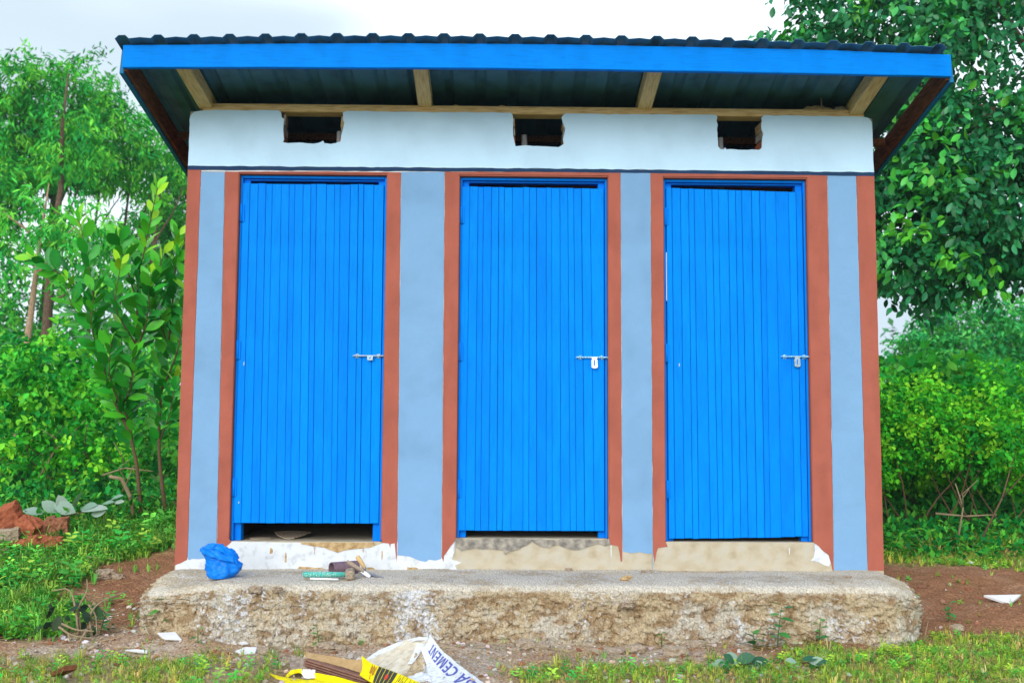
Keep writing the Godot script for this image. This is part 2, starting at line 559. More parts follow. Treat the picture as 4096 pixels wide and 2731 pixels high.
	M.slab.vertex_color_use_as_albedo = true
	# bark and leaves
	M.bark = mat(Color.WHITE, 0.95, noise_tex(0.02, 6, [[0.0, lin(0.05, 0.03, 0.02)], [0.5, lin(0.13, 0.085, 0.06)], [1.0, lin(0.24, 0.18, 0.13)]], FastNoiseLite.TYPE_SIMPLEX_SMOOTH, 45), 2.0, normal_tex(0.04, 5, 8.0, 46), 1.0, 0.1)
	M.bark.uv1_scale = V(5, 1.2, 5)
	M.bark_pale = mat(Color.WHITE, 0.9, noise_tex(0.02, 6, [[0.0, lin(0.22, 0.13, 0.08)], [0.5, lin(0.40, 0.27, 0.18)], [1.0, lin(0.50, 0.38, 0.28)]], FastNoiseLite.TYPE_SIMPLEX_SMOOTH, 47), 2.0, normal_tex(0.04, 5, 5.0, 46), 0.7, 0.1)
	M.bark_pale.uv1_scale = V(5, 1.2, 5)
	M.twig = mat(lin(0.20, 0.13, 0.075), 0.9, noise_tex(0.03, 5, [[0.0, 0.6], [1.0, 1.0]], FastNoiseLite.TYPE_SIMPLEX_SMOOTH, 48), 6.0)
	M.dry_stem = mat(lin(0.42, 0.33, 0.20), 0.9, noise_tex(0.03, 5, [[0.0, 0.6], [1.0, 1.0]], FastNoiseLite.TYPE_SIMPLEX_SMOOTH, 48), 6.0)
	M.green_stem = mat(lin(0.12, 0.22, 0.05), 0.8, noise_tex(0.03, 5, [[0.0, 0.7], [1.0, 1.0]], FastNoiseLite.TYPE_SIMPLEX_SMOOTH, 48), 6.0)
	M.leaf_tex = noise_tex(0.03, 4, [[0.0, 0.7], [0.5, 0.95], [1.0, 1.0]], FastNoiseLite.TYPE_SIMPLEX_SMOOTH, 49)
	M.leaf = leaf_mat(0.6, Color(0.55, 0.6, 0.4), 0.18)
	M.leaf_gloss = leaf_mat(0.42, Color(0.45, 0.5, 0.3), 0.45)
	M.grass = leaf_mat(0.7, Color(0.45, 0.5, 0.3), 0.2)


func leaf_mat(rough_: float, back: Color, spec: float) -> StandardMaterial3D:
	var m := StandardMaterial3D.new()
	m.albedo_color = Color.WHITE
	m.vertex_color_use_as_albedo = true
	m.roughness = rough_
	m.metallic_specular = spec
	m.backlight_enabled = true
	m.backlight = back
	return m


func leaf_color_mat(c: Color, rough_ := 0.42) -> StandardMaterial3D:
	var m := mat(c, rough_, M.leaf_tex, 14.0, null, 0.5, 0.36)
	m.backlight_enabled = true
	m.backlight = Color(0.5, 0.55, 0.35)
	return m


# ==================================================================== ground and slab
func graded(lo: float, hi: float, step: float, far: float) -> PackedFloat32Array:
	var a := PackedFloat32Array()
	var side := []
	var s := step
	var x := lo
	while x > -far:
		s *= 1.35
		x -= s
		side.append(x)
	side.reverse()
	for q in side:
		a.append(q)
	x = lo
	while x < hi:
		a.append(x)
		x += step
	s = step
	while x < far:
		a.append(x)
		s *= 1.35
		x += s
	return a


# How green the ground is at a place: 0 bare earth, 1 grown over.
func greenness(x: float, z: float) -> float:
	var n := noise.get_noise_3d(x * 1.6, 9.0, z * 1.6) * 0.9 + fine.get_noise_3d(x * 5.0, 3.0, z * 5.0) * 0.35
	var g := -0.6
	# left: thick growth from the hedge to the front, thinning towards the slab
	var edge := lerpf(-1.95, -2.28, smooth(0.1, -0.35, z))
	edge = lerpf(edge, -1.85, smooth(-0.85, -1.25, z))
	g = maxf(g, 1.25 * smooth(edge, edge - 0.4, x) * smooth(0.9, 0.35, z) - 0.25)
	# front left strip and the strip along the bottom of the picture
	g = maxf(g, 0.75 * smooth(0.62, 1.25, z) * smooth(-0.55, -0.95, x) - 0.25)
	g = maxf(g, 0.95 * smooth(0.98, 1.3, z) * smooth(-0.2, 0.25, x) - 0.22)
	# right front
	g = maxf(g, 1.15 * smooth(0.60, 1.0, z) * smooth(0.9, 1.6, x) - 0.2)
	g = maxf(g, 1.3 * smooth(0.25, 0.55, z) * smooth(1.75, 2.25, x) - 0.2)
	# in front of the right hedge and everything behind the building
	g = maxf(g, 1.3 * smooth(-0.95, -1.35, z) * smooth(1.7, 2.2, x) - 0.15)
	g = maxf(g, 1.4 * smooth(-1.9, -2.6, z) - 0.2)
	g = maxf(g, 1.3 * smooth(3.0, 3.6, absf(x)) - 0.3 - 1.2 * smooth(2.6, 2.9, x) * smooth(0.3, 0.0, z))
	g = maxf(g, 1.2 * smooth(1.9, 2.6, z))
	return g + n * 0.55


func ground_color(x: float, z: float) -> Color:
	var n := noise.get_noise_3d(x * 2.2, 0.0, z * 2.2)
	var f := fine.get_noise_3d(x * 22.0, 2.0, z * 22.0)
	var red := Vector3(0.375, 0.19, 0.11)
	var tan_ := Vector3(0.57, 0.405, 0.275)
	var grey := Vector3(0.64, 0.60, 0.54)
	var moss := Vector3(0.33, 0.25, 0.11)
	# cement spill and gravel lie in front of the slab and at its left end; red earth elsewhere
	var front := smooth(0.1, 0.55, z) * smooth(-2.6, -2.0, x) * smooth(1.6, 0.7, x)
	var k := clampf(front * 0.95 + n * 0.5, 0.0, 1.0)
	var c := red.lerp(tan_, k)
	var spill := smooth(0.12, 0.42, n * 0.6 + f * 0.35 + front * 0.45 - 0.22)
	c = c.lerp(grey, spill * 0.42 * smooth(0.1, 0.5, front))
	c = c.lerp(moss, smooth(0.05, 0.5, greenness(x, z)) * 0.8)
	var far := smooth(4.0, 9.0, Vector2(x, z).length())   # beyond the yard the land is grown over
	c = c.lerp(Vector3(0.10, 0.19, 0.045), far)
	c *= 1.0 + f * 0.28 * (1.0 - far)
	return Color(c.x, c.y, c.z)


func build_ground() -> void:
	var xs := graded(-3.7, 3.6, 0.022, 420.0)
	var zs := graded(-2.4, 2.3, 0.022, 420.0)
	var verts := PackedVector3Array()
	var norms := PackedVector3Array()
	var cols := PackedColorArray()
	var idx := PackedInt32Array()
	for z in zs:
		for x in xs:
			var y := ground_at(x, z)
			verts.append(V(x, y, z))
			var e := 0.02
			norms.append(V(y - ground_at(x + e, z), e, y - ground_at(x, z + e)).normalized())
			cols.append(ground_color(x, z))
	var w := xs.size()
	for j in zs.size() - 1:
		for i in w - 1:
			var a := j * w + i
			idx.append_array([a, a + 1, a + w + 1, a, a + w + 1, a + w])
	var arr := []
	arr.resize(Mesh.ARRAY_MAX)
	arr[Mesh.ARRAY_VERTEX] = verts
	arr[Mesh.ARRAY_NORMAL] = norms
	arr[Mesh.ARRAY_COLOR] = cols
	arr[Mesh.ARRAY_INDEX] = idx
	var mesh := ArrayMesh.new()
	mesh.add_surface_from_arrays(Mesh.PRIMITIVE_TRIANGLES, arr)
	var o := part("ground", mesh, M.ground, self)
	o.set_meta("kind", "structure")
	o.set_meta("label", "bare red earth and grey gravel sloping up behind the concrete slab")


func slab_point(q: Vector3, nrm: Vector3) -> Array:
	var p := q
	var top := smooth(0.5, 0.97, nrm.y)
	var a := noise.get_noise_3d(p.x * 2.2, p.y * 3.0, p.z * 2.2)
	var b := ridge.get_noise_3d(p.x * 8.0, p.y * 15.0, p.z * 8.0)
	var c := fine.get_noise_3d(p.x * 34.0, p.y * 38.0, p.z * 34.0)
	var k := crumbs.get_noise_3d(p.x * 30.0, p.y * 40.0, p.z * 30.0)
	var k2 := crumbs.get_noise_3d(p.x * 66.0 + 9.0, p.y * 74.0, p.z * 66.0)
	var patch := smooth(-0.25, 0.25, noise.get_noise_3d(p.x * 4.0, p.y * 6.0 + 11.0, p.z * 4.0))
	var rough_ := a * 0.022 + b * 0.016 + c * 0.012 - (k + 0.6) * 0.028 * lerpf(0.35, 1.0, patch) - (k2 + 0.6) * 0.018
	p += nrm * lerpf(rough_, a * 0.008 + c * 0.0022, top)
	p += V(fine.get_noise_3d(q.x * 30.0, q.y * 34.0, q.z * 30.0 + 5.0), fine.get_noise_3d(q.x * 30.0 + 9.0, q.y * 34.0, q.z * 30.0) - 0.2, 0.0) * 0.014 * (1.0 - top)
	# colours of the matter: cement, earthy render, caked soil, lime splashes, all in patches of their own
	var tan_ := Vector3(0.53, 0.425, 0.275)
	var soil := Vector3(0.33, 0.22, 0.12)
	var lime := Vector3(0.70, 0.74, 0.80)
	var n1 := noise.get_noise_3d(p.x * 2.6 + 40.0, p.y * 4.0, p.z * 2.6)
	var n2 := fine.get_noise_3d(p.x * 26.0, p.y * 30.0 + 9.0, p.z * 26.0)
	var n3 := fine.get_noise_3d(p.x * 55.0 + 5.0, p.y * 60.0, p.z * 55.0)
	var n4 := noise.get_noise_3d(p.x * 8.0 + 13.0, p.y * 12.0, p.z * 8.0)
	var smooth_col := Vector3(0.70, 0.64, 0.535)
	smooth_col = smooth_col.lerp(Vector3(0.50, 0.40, 0.27), smooth(-0.05, 0.35, n1 + n2 * 0.35) * 0.75)
	smooth_col = smooth_col.lerp(lime, smooth(0.30, 0.42, n1 * 0.4 + n2 * 0.45 + noise.get_noise_3d(p.x * 3.0, 5.0, p.z * 16.0) * 0.3 + 0.22 * smooth(0.16, 0.04, p.z) * smooth(-0.5, -0.1, p.x) * smooth(1.2, 0.6, p.x)) * 0.85)
	var rough_col := Vector3(0.58, 0.53, 0.44)
	rough_col = rough_col.lerp(tan_, smooth(-0.35, 0.15, n1 + n2 * 0.45))
	rough_col = rough_col.lerp(soil, smooth(-0.02, 0.26, n4 + n2 * 0.35 + n3 * 0.2) * 0.85)
	var drip := smooth(0.24, 0.06, absf(p.x + 0.40)) * 0.34 + smooth(0.13, 0.04, absf(p.x - 1.72)) * 0.18 + smooth(0.3, 0.1, absf(p.x + 1.1)) * 0.12
	rough_col = rough_col.lerp(lime, smooth(0.28, 0.44, n3 * 0.38 + n2 * 0.34 + noise.get_noise_3d(p.x * 6.0, p.y * 1.5 + 3.0, 0.0) * 0.5 + drip) * 0.85)
	var col := rough_col.lerp(smooth_col, smooth(0.35, 0.65, top + n2 * 0.3))
	col *= 1.0 + n3 * 0.2
	return [p, Color(col.x, col.y, col.z)]


func build_slab() -> void:
	var lo := V(-1.80, -0.12, -0.25)
	var hi := V(2.165, 0.312, 0.60)
	var r := 0.095
	var verts := PackedVector3Array()
	var cols := PackedColorArray()
	var idx := PackedInt32Array()
	var add_face := func(o: Vector3, du: Vector3, dv: Vector3, nu: int, nv: int) -> void:
		var first := verts.size()
		for j in nv + 1:
			for i in nu + 1:
				var q := o + du * (float(i) / nu) + dv * (float(j) / nv)
				var inner := q.clamp(lo + Vector3.ONE * r, hi - Vector3.ONE * r)
				var nn := (q - inner).normalized()
				# the two front corners are worn rounder than the rest
				var pt := slab_point(inner + nn * r, nn)
				var p: Vector3 = pt[0]
				var wear := smooth(0.50, 0.0, p.x - lo.x) * smooth(0.05, 0.60, p.z) * 1.3 + smooth(0.22, 0.0, hi.x - p.x) * smooth(0.25, 0.60, p.z)
				p.z -= wear * 0.13
				p.y -= smooth(0.15, 0.32, p.y) * wear * 0.06 + 0.012 * smooth(0.38, 0.6, p.z) * smooth(0.2, 0.3, p.y)
				p.z += 0.05 * smooth(0.22, 0.02, p.y) * smooth(0.4, 0.55, p.z)
				verts.append(p)
				cols.append(pt[1])
		for j in nv:
			for i in nu:
				var a := first + j * (nu + 1) + i
				idx.append_array([a, a + 1, a + nu + 2, a, a + nu + 2, a + nu + 1])
	var s := hi - lo
	add_face.call(V(lo.x, hi.y, hi.z), V(s.x, 0, 0), V(0, -s.y, 0), 700, 78)      # front
	add_face.call(V(lo.x, hi.y, lo.z), V(s.x, 0, 0), V(0, 0, s.z), 400, 84)       # top
	add_face.call(V(lo.x, hi.y, lo.z), V(0, 0, s.z), V(0, -s.y, 0), 84, 46)       # left end
	add_face.call(V(hi.x, hi.y, hi.z), V(0, 0, -s.z), V(0, -s.y, 0), 84, 46)      # right end
	var st := SurfaceTool.new()
	var arr := []
	arr.resize(Mesh.ARRAY_MAX)
	arr[Mesh.ARRAY_VERTEX] = verts
	arr[Mesh.ARRAY_COLOR] = cols
	arr[Mesh.ARRAY_INDEX] = idx
	var raw := ArrayMesh.new()
	raw.add_surface_from_arrays(Mesh.PRIMITIVE_TRIANGLES, arr)
	st.create_from(raw, 0)
	st.generate_normals()
	var o := part("concrete_slab", st.commit(), M.slab, self)
	tag(o, "rough weathered concrete slab with a crumbling front edge below the three doors", "slab")


# ==================================================================== the latrine block
func roof_y(x: float, z: float) -> float:
	var u := (x - 0.21) / 2.17
	return 3.073 + 0.03 * (1.0 - u * u) + 0.19 * (z - 0.5)


func build_latrine() -> void:
	var b := thing("latrine_block", "white, grey and terracotta latrine block with three blue plank doors", "building", V(0.195, 0.3, 0.0))
	var xl := -1.742
	var xr := 2.134
	var back := -1.75
	# masonry: four pillars, lintel, vents' wall, side, back and dividing walls, stall floors
	var open := [[-1.455, -0.621, 0.458], [-0.217, 0.625, 0.480], [0.933, 1.752, 0.466]]
	var px := [xl, open[0][0], open[0][1], open[1][0], open[1][1], open[2][0], open[2][1], xr]
	for i in 4:
		part("pillar", box_mesh(V(px[i * 2], 0.2, -0.16), V(px[i * 2 + 1], 2.503, -0.005), 0.006), M.primer, b)
	part("lintel", box_mesh(V(xl, 2.503, -0.16), V(xr, 2.655, -0.005), 0.006), M.primer, b)
	var vents := [[-1.212, -0.888], [0.088, 0.372], [1.246, 1.500]]
	var wx := [xl, vents[0][0] - 0.012, vents[0][1] + 0.014, vents[1][0] - 0.012, vents[1][1] + 0.014, vents[2][0] - 0.012, vents[2][1] + 0.012, xr]
	for i in 4:
		part("wall_top", box_mesh(V(wx[i * 2], 2.655, -0.16), V(wx[i * 2 + 1], 2.855, -0.005), 0.006), M.mortar_grey, b)
	# broken bricks and mortar show in the cheeks of the vent holes
	var rb := rgen(12)
	for i in 3:
		for s in 2:
			var x: float = vents[i][s]
			var y := 2.664
			for k in 3:
				var hgt := rb.randf_range(0.045, 0.07)
				var dep := rb.randf_range(0.10, 0.15)
				var w := rb.randf_range(0.012, 0.020)
				var st := st_new()
				var c := V(x + (-0.004 if s == 0 else 0.004), y + hgt * 0.5, -0.012 - dep * 0.5)
				add_box(st, Transform3D(Basis.from_euler(V(rb.randf_range(-0.1, 0.1), rb.randf_range(-0.12, 0.12), rb.randf_range(-0.1, 0.1))), c), V(w, hgt, dep), 0.005)
				part("brick" if k != 1 else "mortar_joint", done(st), [M.brick, M.mortar_grey, M.mortar_brown][k] if i > 0 or s == 1 else [M.brick_dark, M.mortar_grey, M.stone][k], b)
				y += hgt + 0.003
	part("left_wall", box_mesh(V(xl, 0.2, back), V(xl + 0.16, 2.80, -0.162), 0.004), M.terracotta, b)
	part("right_wall", box_mesh(V(xr - 0.16, 0.2, back), V(xr, 2.80, -0.162), 0.004), M.terracotta, b)
	part("back_wall", box_mesh(V(xl + 0.162, 0.2, back), V(xr - 0.162, 2.63, back + 0.16), 0.004), M.inner_wall, b)
	for x in [-0.42, 0.78]:
		part("dividing_wall", box_mesh(V(x - 0.07, 0.2, back + 0.162), V(x + 0.07, 2.66, -0.162), 0.004), M.inner_wall, b)
	for i in 3:
		var st_ := st_new()
		add_box(st_, Transform3D(Basis(), V((open[i][0] + open[i][1]) * 0.5, (0.21 + open[i][2]) * 0.5, -0.8)), V(open[i][1] - open[i][0] - 0.002, open[i][2] - 0.21, 1.592), 0.008)
		part("stall_floor", done(st_), M.cream_cement, b)
	# paint: sheets of plaster and paint a few millimetres thick, their edges as uneven as the brush left them
	paint_wall(b)
	# door openings: painted reveals, frames, doors
	for i in 3:
		var a0: float = open[i][0]
		var a1: float = open[i][1]
		part("reveal", box_mesh(V(a0 - 0.003, 0.47, -0.062), V(a0 + 0.004, 2.503, -0.004), 0.002), M.terracotta, b)
		part("reveal", box_mesh(V(a1 - 0.004, 0.47, -0.062), V(a1 + 0.003, 2.503, -0.004), 0.002), M.terracotta, b)
		part("reveal", box_mesh(V(a0 + 0.004, 2.497, -0.062), V(a1 - 0.004, 2.506, -0.004), 0.002), M.terracotta, b)
		door_frame(b, a0 + 0.005, a1 - 0.005, open[i][2], 2.496)
	var t1 := [-1.437, -1.397, -1.351, -1.307, -1.272, -1.221, -1.177, -1.144, -1.098, -1.055, -1.023, -0.967, -0.920, -0.890, -0.832, -0.787, -0.756, -0.699, -0.643]
	var b1 := [-1.437, -1.396, -1.341, -1.296, -1.262, -1.207, -1.160, -1.127, -1.081, -1.035, -1.004, -0.950, -0.903, -0.873, -0.823, -0.775, -0.745, -0.691, -0.641]
	var t2 := [-0.200, -0.157, -0.111, -0.080, -0.034, 0.007, 0.039, 0.084, 0.145, 0.179, 0.220, 0.275, 0.305, 0.352, 0.397, 0.430, 0.474, 0.524, 0.601]
	var b2 := [-0.201, -0.165, -0.113, -0.081, -0.036, 0.008, 0.041, 0.086, 0.153, 0.184, 0.229, 0.281, 0.315, 0.361, 0.414, 0.447, 0.494, 0.547, 0.602]
	var t3 := [0.955, 0.988, 1.037, 1.083, 1.115, 1.173, 1.216, 1.252, 1.308, 1.350, 1.385, 1.441, 1.487, 1.519, 1.578, 1.651, 1.695, 1.728]
	var b3 := [0.957, 0.993, 1.045, 1.090, 1.124, 1.188, 1.232, 1.262, 1.314, 1.356, 1.397, 1.445, 1.489, 1.520, 1.580, 1.656, 1.696, 1.730]
	door(b, t1, b1, [2.448, 2.448], [0.555, 0.556], 0, "blue plank door on the left with the widest gap below it")
	door(b, t2, b2, [2.441, 2.438], [0.520, 0.521], 1, "blue plank door in the middle with a bright white hasp")
	door(b, t3, b3, [2.446, 2.428], [0.480, 0.496], 2, "blue plank door on the right, its top edge sloping")
	build_roof(b, xl, xr)
	# grey pipes standing in the stalls, seen through the vent holes
	for p in [[-0.935, 2.735], [0.155, 2.725], [1.318, 2.72]]:
		var x: float = p[0]
		var z := -0.27
		var st3 := st_new(false)
		add_tube(st3, [V(x, 2.30, z), V(x, 2.735, z), V(x, 2.74, z), V(x, 2.772, z), V(x, 2.774, z), V(x, p[1] + 0.085, z)], [0.022, 0.022, 0.0175, 0.0175, 0.0165, 0.0165], 16)
		part("pipe", done(st3), M.pvc_grey, b)


func paint_wall(b: Node3D) -> void:
	var zb := -0.005
	var v1 := [-1.247, 2.863, -1.229, 2.855, -1.223, 2.823, -1.208, 2.811, -1.212, 2.779, -1.213, 2.755, -1.210, 2.718, -1.207, 2.693, -1.214, 2.679, -1.183, 2.674, -1.123, 2.678, -1.075, 2.674, -1.039, 2.672, -1.008, 2.678, -0.987, 2.690, -0.980, 2.676, -0.944, 2.672, -0.915, 2.677, -0.889, 2.687, -0.885, 2.721, -0.876, 2.758, -0.870, 2.795, -0.877, 2.810, -0.877, 2.841, -0.880, 2.851, -0.859, 2.863]
	var v2 := [0.065, 2.864, 0.081, 2.852, 0.085, 2.817, 0.083, 2.768, 0.085, 2.731, 0.093, 2.694, 0.099, 2.669, 0.119, 2.671, 0.160, 2.675, 0.203, 2.671, 0.251, 2.670, 0.299, 2.668, 0.343, 2.666, 0.372, 2.685, 0.367, 2.712, 0.376, 2.746, 0.380, 2.776, 0.367, 2.805, 0.359, 2.840, 0.371, 2.855, 0.386, 2.862]
	var v3 := [1.210, 2.864, 1.239, 2.860, 1.246, 2.849, 1.240, 2.829, 1.247, 2.805, 1.242, 2.780, 1.245, 2.731, 1.247, 2.681, 1.261, 2.664, 1.278, 2.663, 1.287, 2.674, 1.293, 2.663, 1.341, 2.664, 1.389, 2.661, 1.438, 2.664, 1.481, 2.662, 1.496, 2.674, 1.500, 2.733, 1.507, 2.753, 1.496, 2.782, 1.495, 2.810, 1.500, 2.832, 1.496, 2.847, 1.513, 2.864]
	var band := [-1.741, 2.539, -1.741, 2.803, -1.736, 2.828, -1.717, 2.848, -1.644, 2.859]
	band.append_array(v1)
	band.append_array([-0.356, 2.860])
	band.append_array(v2)
	band.append_array([0.878, 2.861])
	band.append_array(v3)
	band.append_array([1.871, 2.862, 2.082, 2.860, 2.109, 2.853, 2.126, 2.830, 2.133, 2.539, 0.14, 2.543])
	part("white_band", poly_mesh(rough(pairs(band), 0.022, 0.0025, 1), -0.012, 0.001), M.white, b)
	part("black_stripe", poly_mesh(rough(pairs([-1.742, 2.517, -1.742, 2.5385, 0.14, 2.5425, 2.134, 2.5385, 2.134, 2.518, 0.14, 2.524]), 0.03, 0.0016, 2), zb, 0.0004), M.black_stripe, b)
	# terracotta stripes, from the left
	var terra := [
		[-1.742, 2.516, -1.742, 0.326, -1.731, 0.333, -1.710, 0.340, -1.687, 0.352, -1.6745, 0.359, -1.6685, 2.503, -1.6685, 2.516],
		[-1.5325, 2.508, -1.516, 0.390, -1.485, 0.400, -1.447, 0.395, -1.434, 0.384, -1.439, 0.414, -1.467, 0.428, -1.458, 0.437, -1.437, 0.456, -1.454, 0.475, -1.4525, 0.494, -1.4555, 2.504, -0.6205, 2.504, -0.6195, 0.455, -0.602, 0.453, -0.580, 0.451, -0.573, 0.427, -0.571, 0.448, -0.549, 0.453, -0.544, 0.404, -0.536, 0.352, -0.5355, 0.40, -0.5465, 2.513, -1.0, 2.5135],
		[-0.2985, 2.519, -0.2905, 0.377, -0.282, 0.353, -0.278, 0.386, -0.264, 0.405, -0.255, 0.419, -0.245, 0.438, -0.231, 0.452, -0.2175, 0.476, -0.2175, 2.505, 0.6255, 2.505, 0.6285, 0.451, 0.650, 0.447, 0.674, 0.442, 0.683, 0.400, 0.688, 0.358, 0.6955, 0.362, 0.6925, 2.522, 0.2, 2.522],
		[0.8635, 2.524, 0.8655, 0.405, 0.874, 0.354, 0.884, 0.410, 0.893, 0.434, 0.932, 0.439, 0.946, 0.441, 0.9335, 0.47, 0.9325, 2.505, 1.7525, 2.505, 1.751, 0.466, 1.779, 0.447, 1.803, 0.419, 1.833, 0.398, 1.842, 0.363, 1.851, 0.318, 1.8575, 0.313, 1.8655, 2.519, 1.3, 2.522],
		[2.0315, 2.5165, 2.0455, 0.317, 2.134, 0.316, 2.134, 2.5165],
	]
	for i in terra.size():
		part("terracotta_stripe", poly_mesh(rough(pairs(terra[i]), 0.045, 0.0014, 10 + i), zb, 0.0), M.terracotta, b)
	var grey := [
		[-1.6665, 2.503, -1.6725, 0.364, -1.663, 0.357, -1.649, 0.364, -1.614, 0.362, -1.579, 0.367, -1.536, 0.362, -1.5185, 0.372, -1.5345, 2.503],
		[-0.5440, 2.515, -0.5325, 0.388, -0.503, 0.385, -0.468, 0.381, -0.444, 0.372, -0.408, 0.358, -0.377, 0.353, -0.361, 0.365, -0.325, 0.360, -0.2935, 0.370, -0.3010, 2.517],
		[0.6945, 2.523, 0.6995, 0.414, 0.745, 0.405, 0.793, 0.410, 0.841, 0.401, 0.860, 0.405, 0.8605, 0.316, 0.8635, 0.316, 0.8610, 2.523],
		[1.8685, 2.5165, 1.8600, 0.316, 2.0430, 0.318, 2.0290, 2.5165],
	]
	for i in grey.size():
		part("grey_stripe", poly_mesh(rough(pairs(grey[i]), 0.045, 0.0014, 20 + i), zb, -0.0004), M.grey_paint, b)
	# foot of the wall: cement render, a white wash at the left, grey and brown mortar under the sills
	var feet := [[-1.742, -1.455, 0.34], [-1.4555, -0.6205, 0.459], [-0.6205, -0.217, 0.40], [-0.217, 0.625, 0.4805], [0.625, 0.933, 0.45], [0.933, 1.752, 0.4665], [1.752, 2.134, 0.36]]
	for i in feet.size():
		part("wall_foot", poly_mesh(rough(pairs([feet[i][0], 0.285, feet[i][1], 0.285, feet[i][1], feet[i][2], feet[i][0], feet[i][2]]), 0.04, 0.001, 30 + i), -0.0049, -0.0024), M.cream_cement, b)
	part("white_wash", poly_mesh(rough(pairs([-1.737, 0.305, -1.738, 0.333, -1.696, 0.347, -1.673, 0.371, -1.509, 0.407, -1.463, 0.442, -1.452, 0.456, -1.274, 0.456, -1.038, 0.451, -0.931, 0.438, -0.895, 0.414, -0.859, 0.402, -0.824, 0.414, -0.729, 0.422, -0.682, 0.431, -0.625, 0.448, -0.588, 0.462, -0.528, 0.458, -0.534, 0.388, -0.444, 0.379, -0.325, 0.367, -0.287, 0.377, -0.264, 0.419, -0.231, 0.436, -0.226, 0.401, -0.235, 0.365, -0.183, 0.349, -0.218, 0.335, -0.206, 0.306, -0.325, 0.303, -0.633, 0.305, -1.034, 0.305, -1.506, 0.302]), 0.02, 0.003, 40), -0.0030, -0.0012), M.primer, b)
	part("white_wash", poly_mesh(rough(pairs([1.832, 0.337, 1.808, 0.344, 1.773, 0.362, 1.730, 0.369, 1.749, 0.386, 1.755, 0.419, 1.774, 0.438, 1.798, 0.424, 1.831, 0.396, 1.842, 0.358]), 0.02, 0.003, 41), -0.0030, -0.0012), M.primer, b)
	for d in [[0.635, 0.38, 0.445], [1.615, 0.40, 0.436], [-0.617, 0.36, 0.41], [-0.72, 0.40, 0.43]]:
		part("paint_drip", poly_mesh(rough(pairs([d[0] - 0.003, d[2], d[0] - 0.0015, d[1], d[0] + 0.002, d[1] + 0.003, d[0] + 0.004, d[2]]), 0.02, 0.001, 42), -0.0030, -0.0008), M.primer if d[0] > 0 else M.mortar_brown, b)
	part("mortar_patch", poly_mesh(rough(pairs([-0.216, 0.479, 0.624, 0.479, 0.631, 0.451, 0.602, 0.442, 0.559, 0.456, 0.512, 0.439, 0.459, 0.422, 0.388, 0.431, 0.340, 0.450, 0.297, 0.431, 0.245, 0.440, 0.202, 0.466, 0.173, 0.445, 0.126, 0.421, 0.078, 0.411, 0.055, 0.392, 0.042, 0.421, -0.041, 0.425, -0.112, 0.429, -0.183, 0.412, -0.216, 0.433]), 0.018, 0.005, 43), -0.0030, 0.003), M.mortar_grey, b)
	part("mortar_patch", poly_mesh(rough(pairs([-1.061, 0.456, -0.659, 0.456, -0.654, 0.441, -0.682, 0.429, -0.729, 0.424, -0.800, 0.417, -0.824, 0.412, -0.859, 0.400, -0.895, 0.412, -0.931, 0.428, -0.990, 0.433, -1.055, 0.444]), 0.018, 0.003, 44), -0.0030, 0.002), M.mortar_brown, b)
	for d in [[-1.14, 0.345, 0.40, 0.004], [-0.985, 0.39, 0.43, 0.003], [-1.22, 0.392, 0.425, 0.007], [-0.70, 0.305, 0.325, 0.05], [-0.45, 0.303, 0.325, 0.035], [-1.0, 0.303, 0.325, 0.08]]:
		part("mortar_patch", poly_mesh(rough(pairs([d[0] - d[3], d[1], d[0] - d[3] * 0.8, d[2], d[0] + d[3] * 0.7, d[2] - 0.004, d[0] + d[3], d[1] + 0.003]), 0.008, 0.004, 45), -0.0030, -0.0004), M.mortar_brown, b)


func door_frame(b: Node3D, x0: float, x1: float, y0: float, y1: float) -> void:
	var f := part("door_frame", frame_mesh(x0, x1, y0, y1), M.blue_frame, b)
	f.set_meta("label", "blue rebated timber door frame")


func frame_mesh(x0: float, x1: float, y0: float, y1: float) -> ArrayMesh:
	var st := st_new()
	for s in [0, 1]:
		var xo: float = x0 if s == 0 else x1
		var dir := 1.0 if s == 0 else -1.0
		var o := span(V(xo, y0, -0.12), V(xo + dir * 0.013, y1 - 0.001, -0.030))
		add_box(st, o[0], o[1], 0.003)
		o = span(V(xo + dir * 0.0125, y0, -0.12), V(xo + dir * 0.05, y1 - 0.018, -0.056))
		add_box(st, o[0], o[1], 0.003)
	var h := span(V(x0 + 0.013, y1 - 0.016, -0.12), V(x1 - 0.013, y1 - 0.001, -0.031))
	add_box(st, h[0], h[1], 0.003)
	h = span(V(x0 + 0.013, y1 - 0.026, -0.12), V(x1 - 0.013, y1 - 0.0165, -0.052))
	add_box(st, h[0], h[1], 0.003)
	return done(st)


# One board: a slab with chamfered front edges, wider or narrower towards its foot as it was sawn.
func plank_mesh(t0: float, t1: float, b0: float, b1: float, yt0: float, yt1: float, yb0: float, yb1: float, z0: float, z1: float, ch: float) -> ArrayMesh:
	var st := st_new()
	var c := V((t0 + t1 + b0 + b1) * 0.25, (yt0 + yb0) * 0.5, (z0 + z1) * 0.5)
	var ring := func(z: float, inset: float) -> Array:
		return [V(b0 + inset, yb0 + inset, z), V(b1 - inset, yb1 + inset, z), V(t1 - inset, yt1 - inset, z), V(t0 + inset, yt0 - inset, z)]
	var back: Array = ring.call(z0, 0.0)
	var mid: Array = ring.call(z1 - ch, 0.0)
	var front: Array = ring.call(z1, ch)
	quad_out(st, front[0], front[1], front[2], front[3], c)
	quad_out(st, back[0], back[1], back[2], back[3], c)
	for k in 4:
		var k2 := (k + 1) % 4
		quad_out(st, back[k], back[k2], mid[k2], mid[k], c)
		quad_out(st, mid[k], mid[k2], front[k2], front[k], c)
	return done(st)


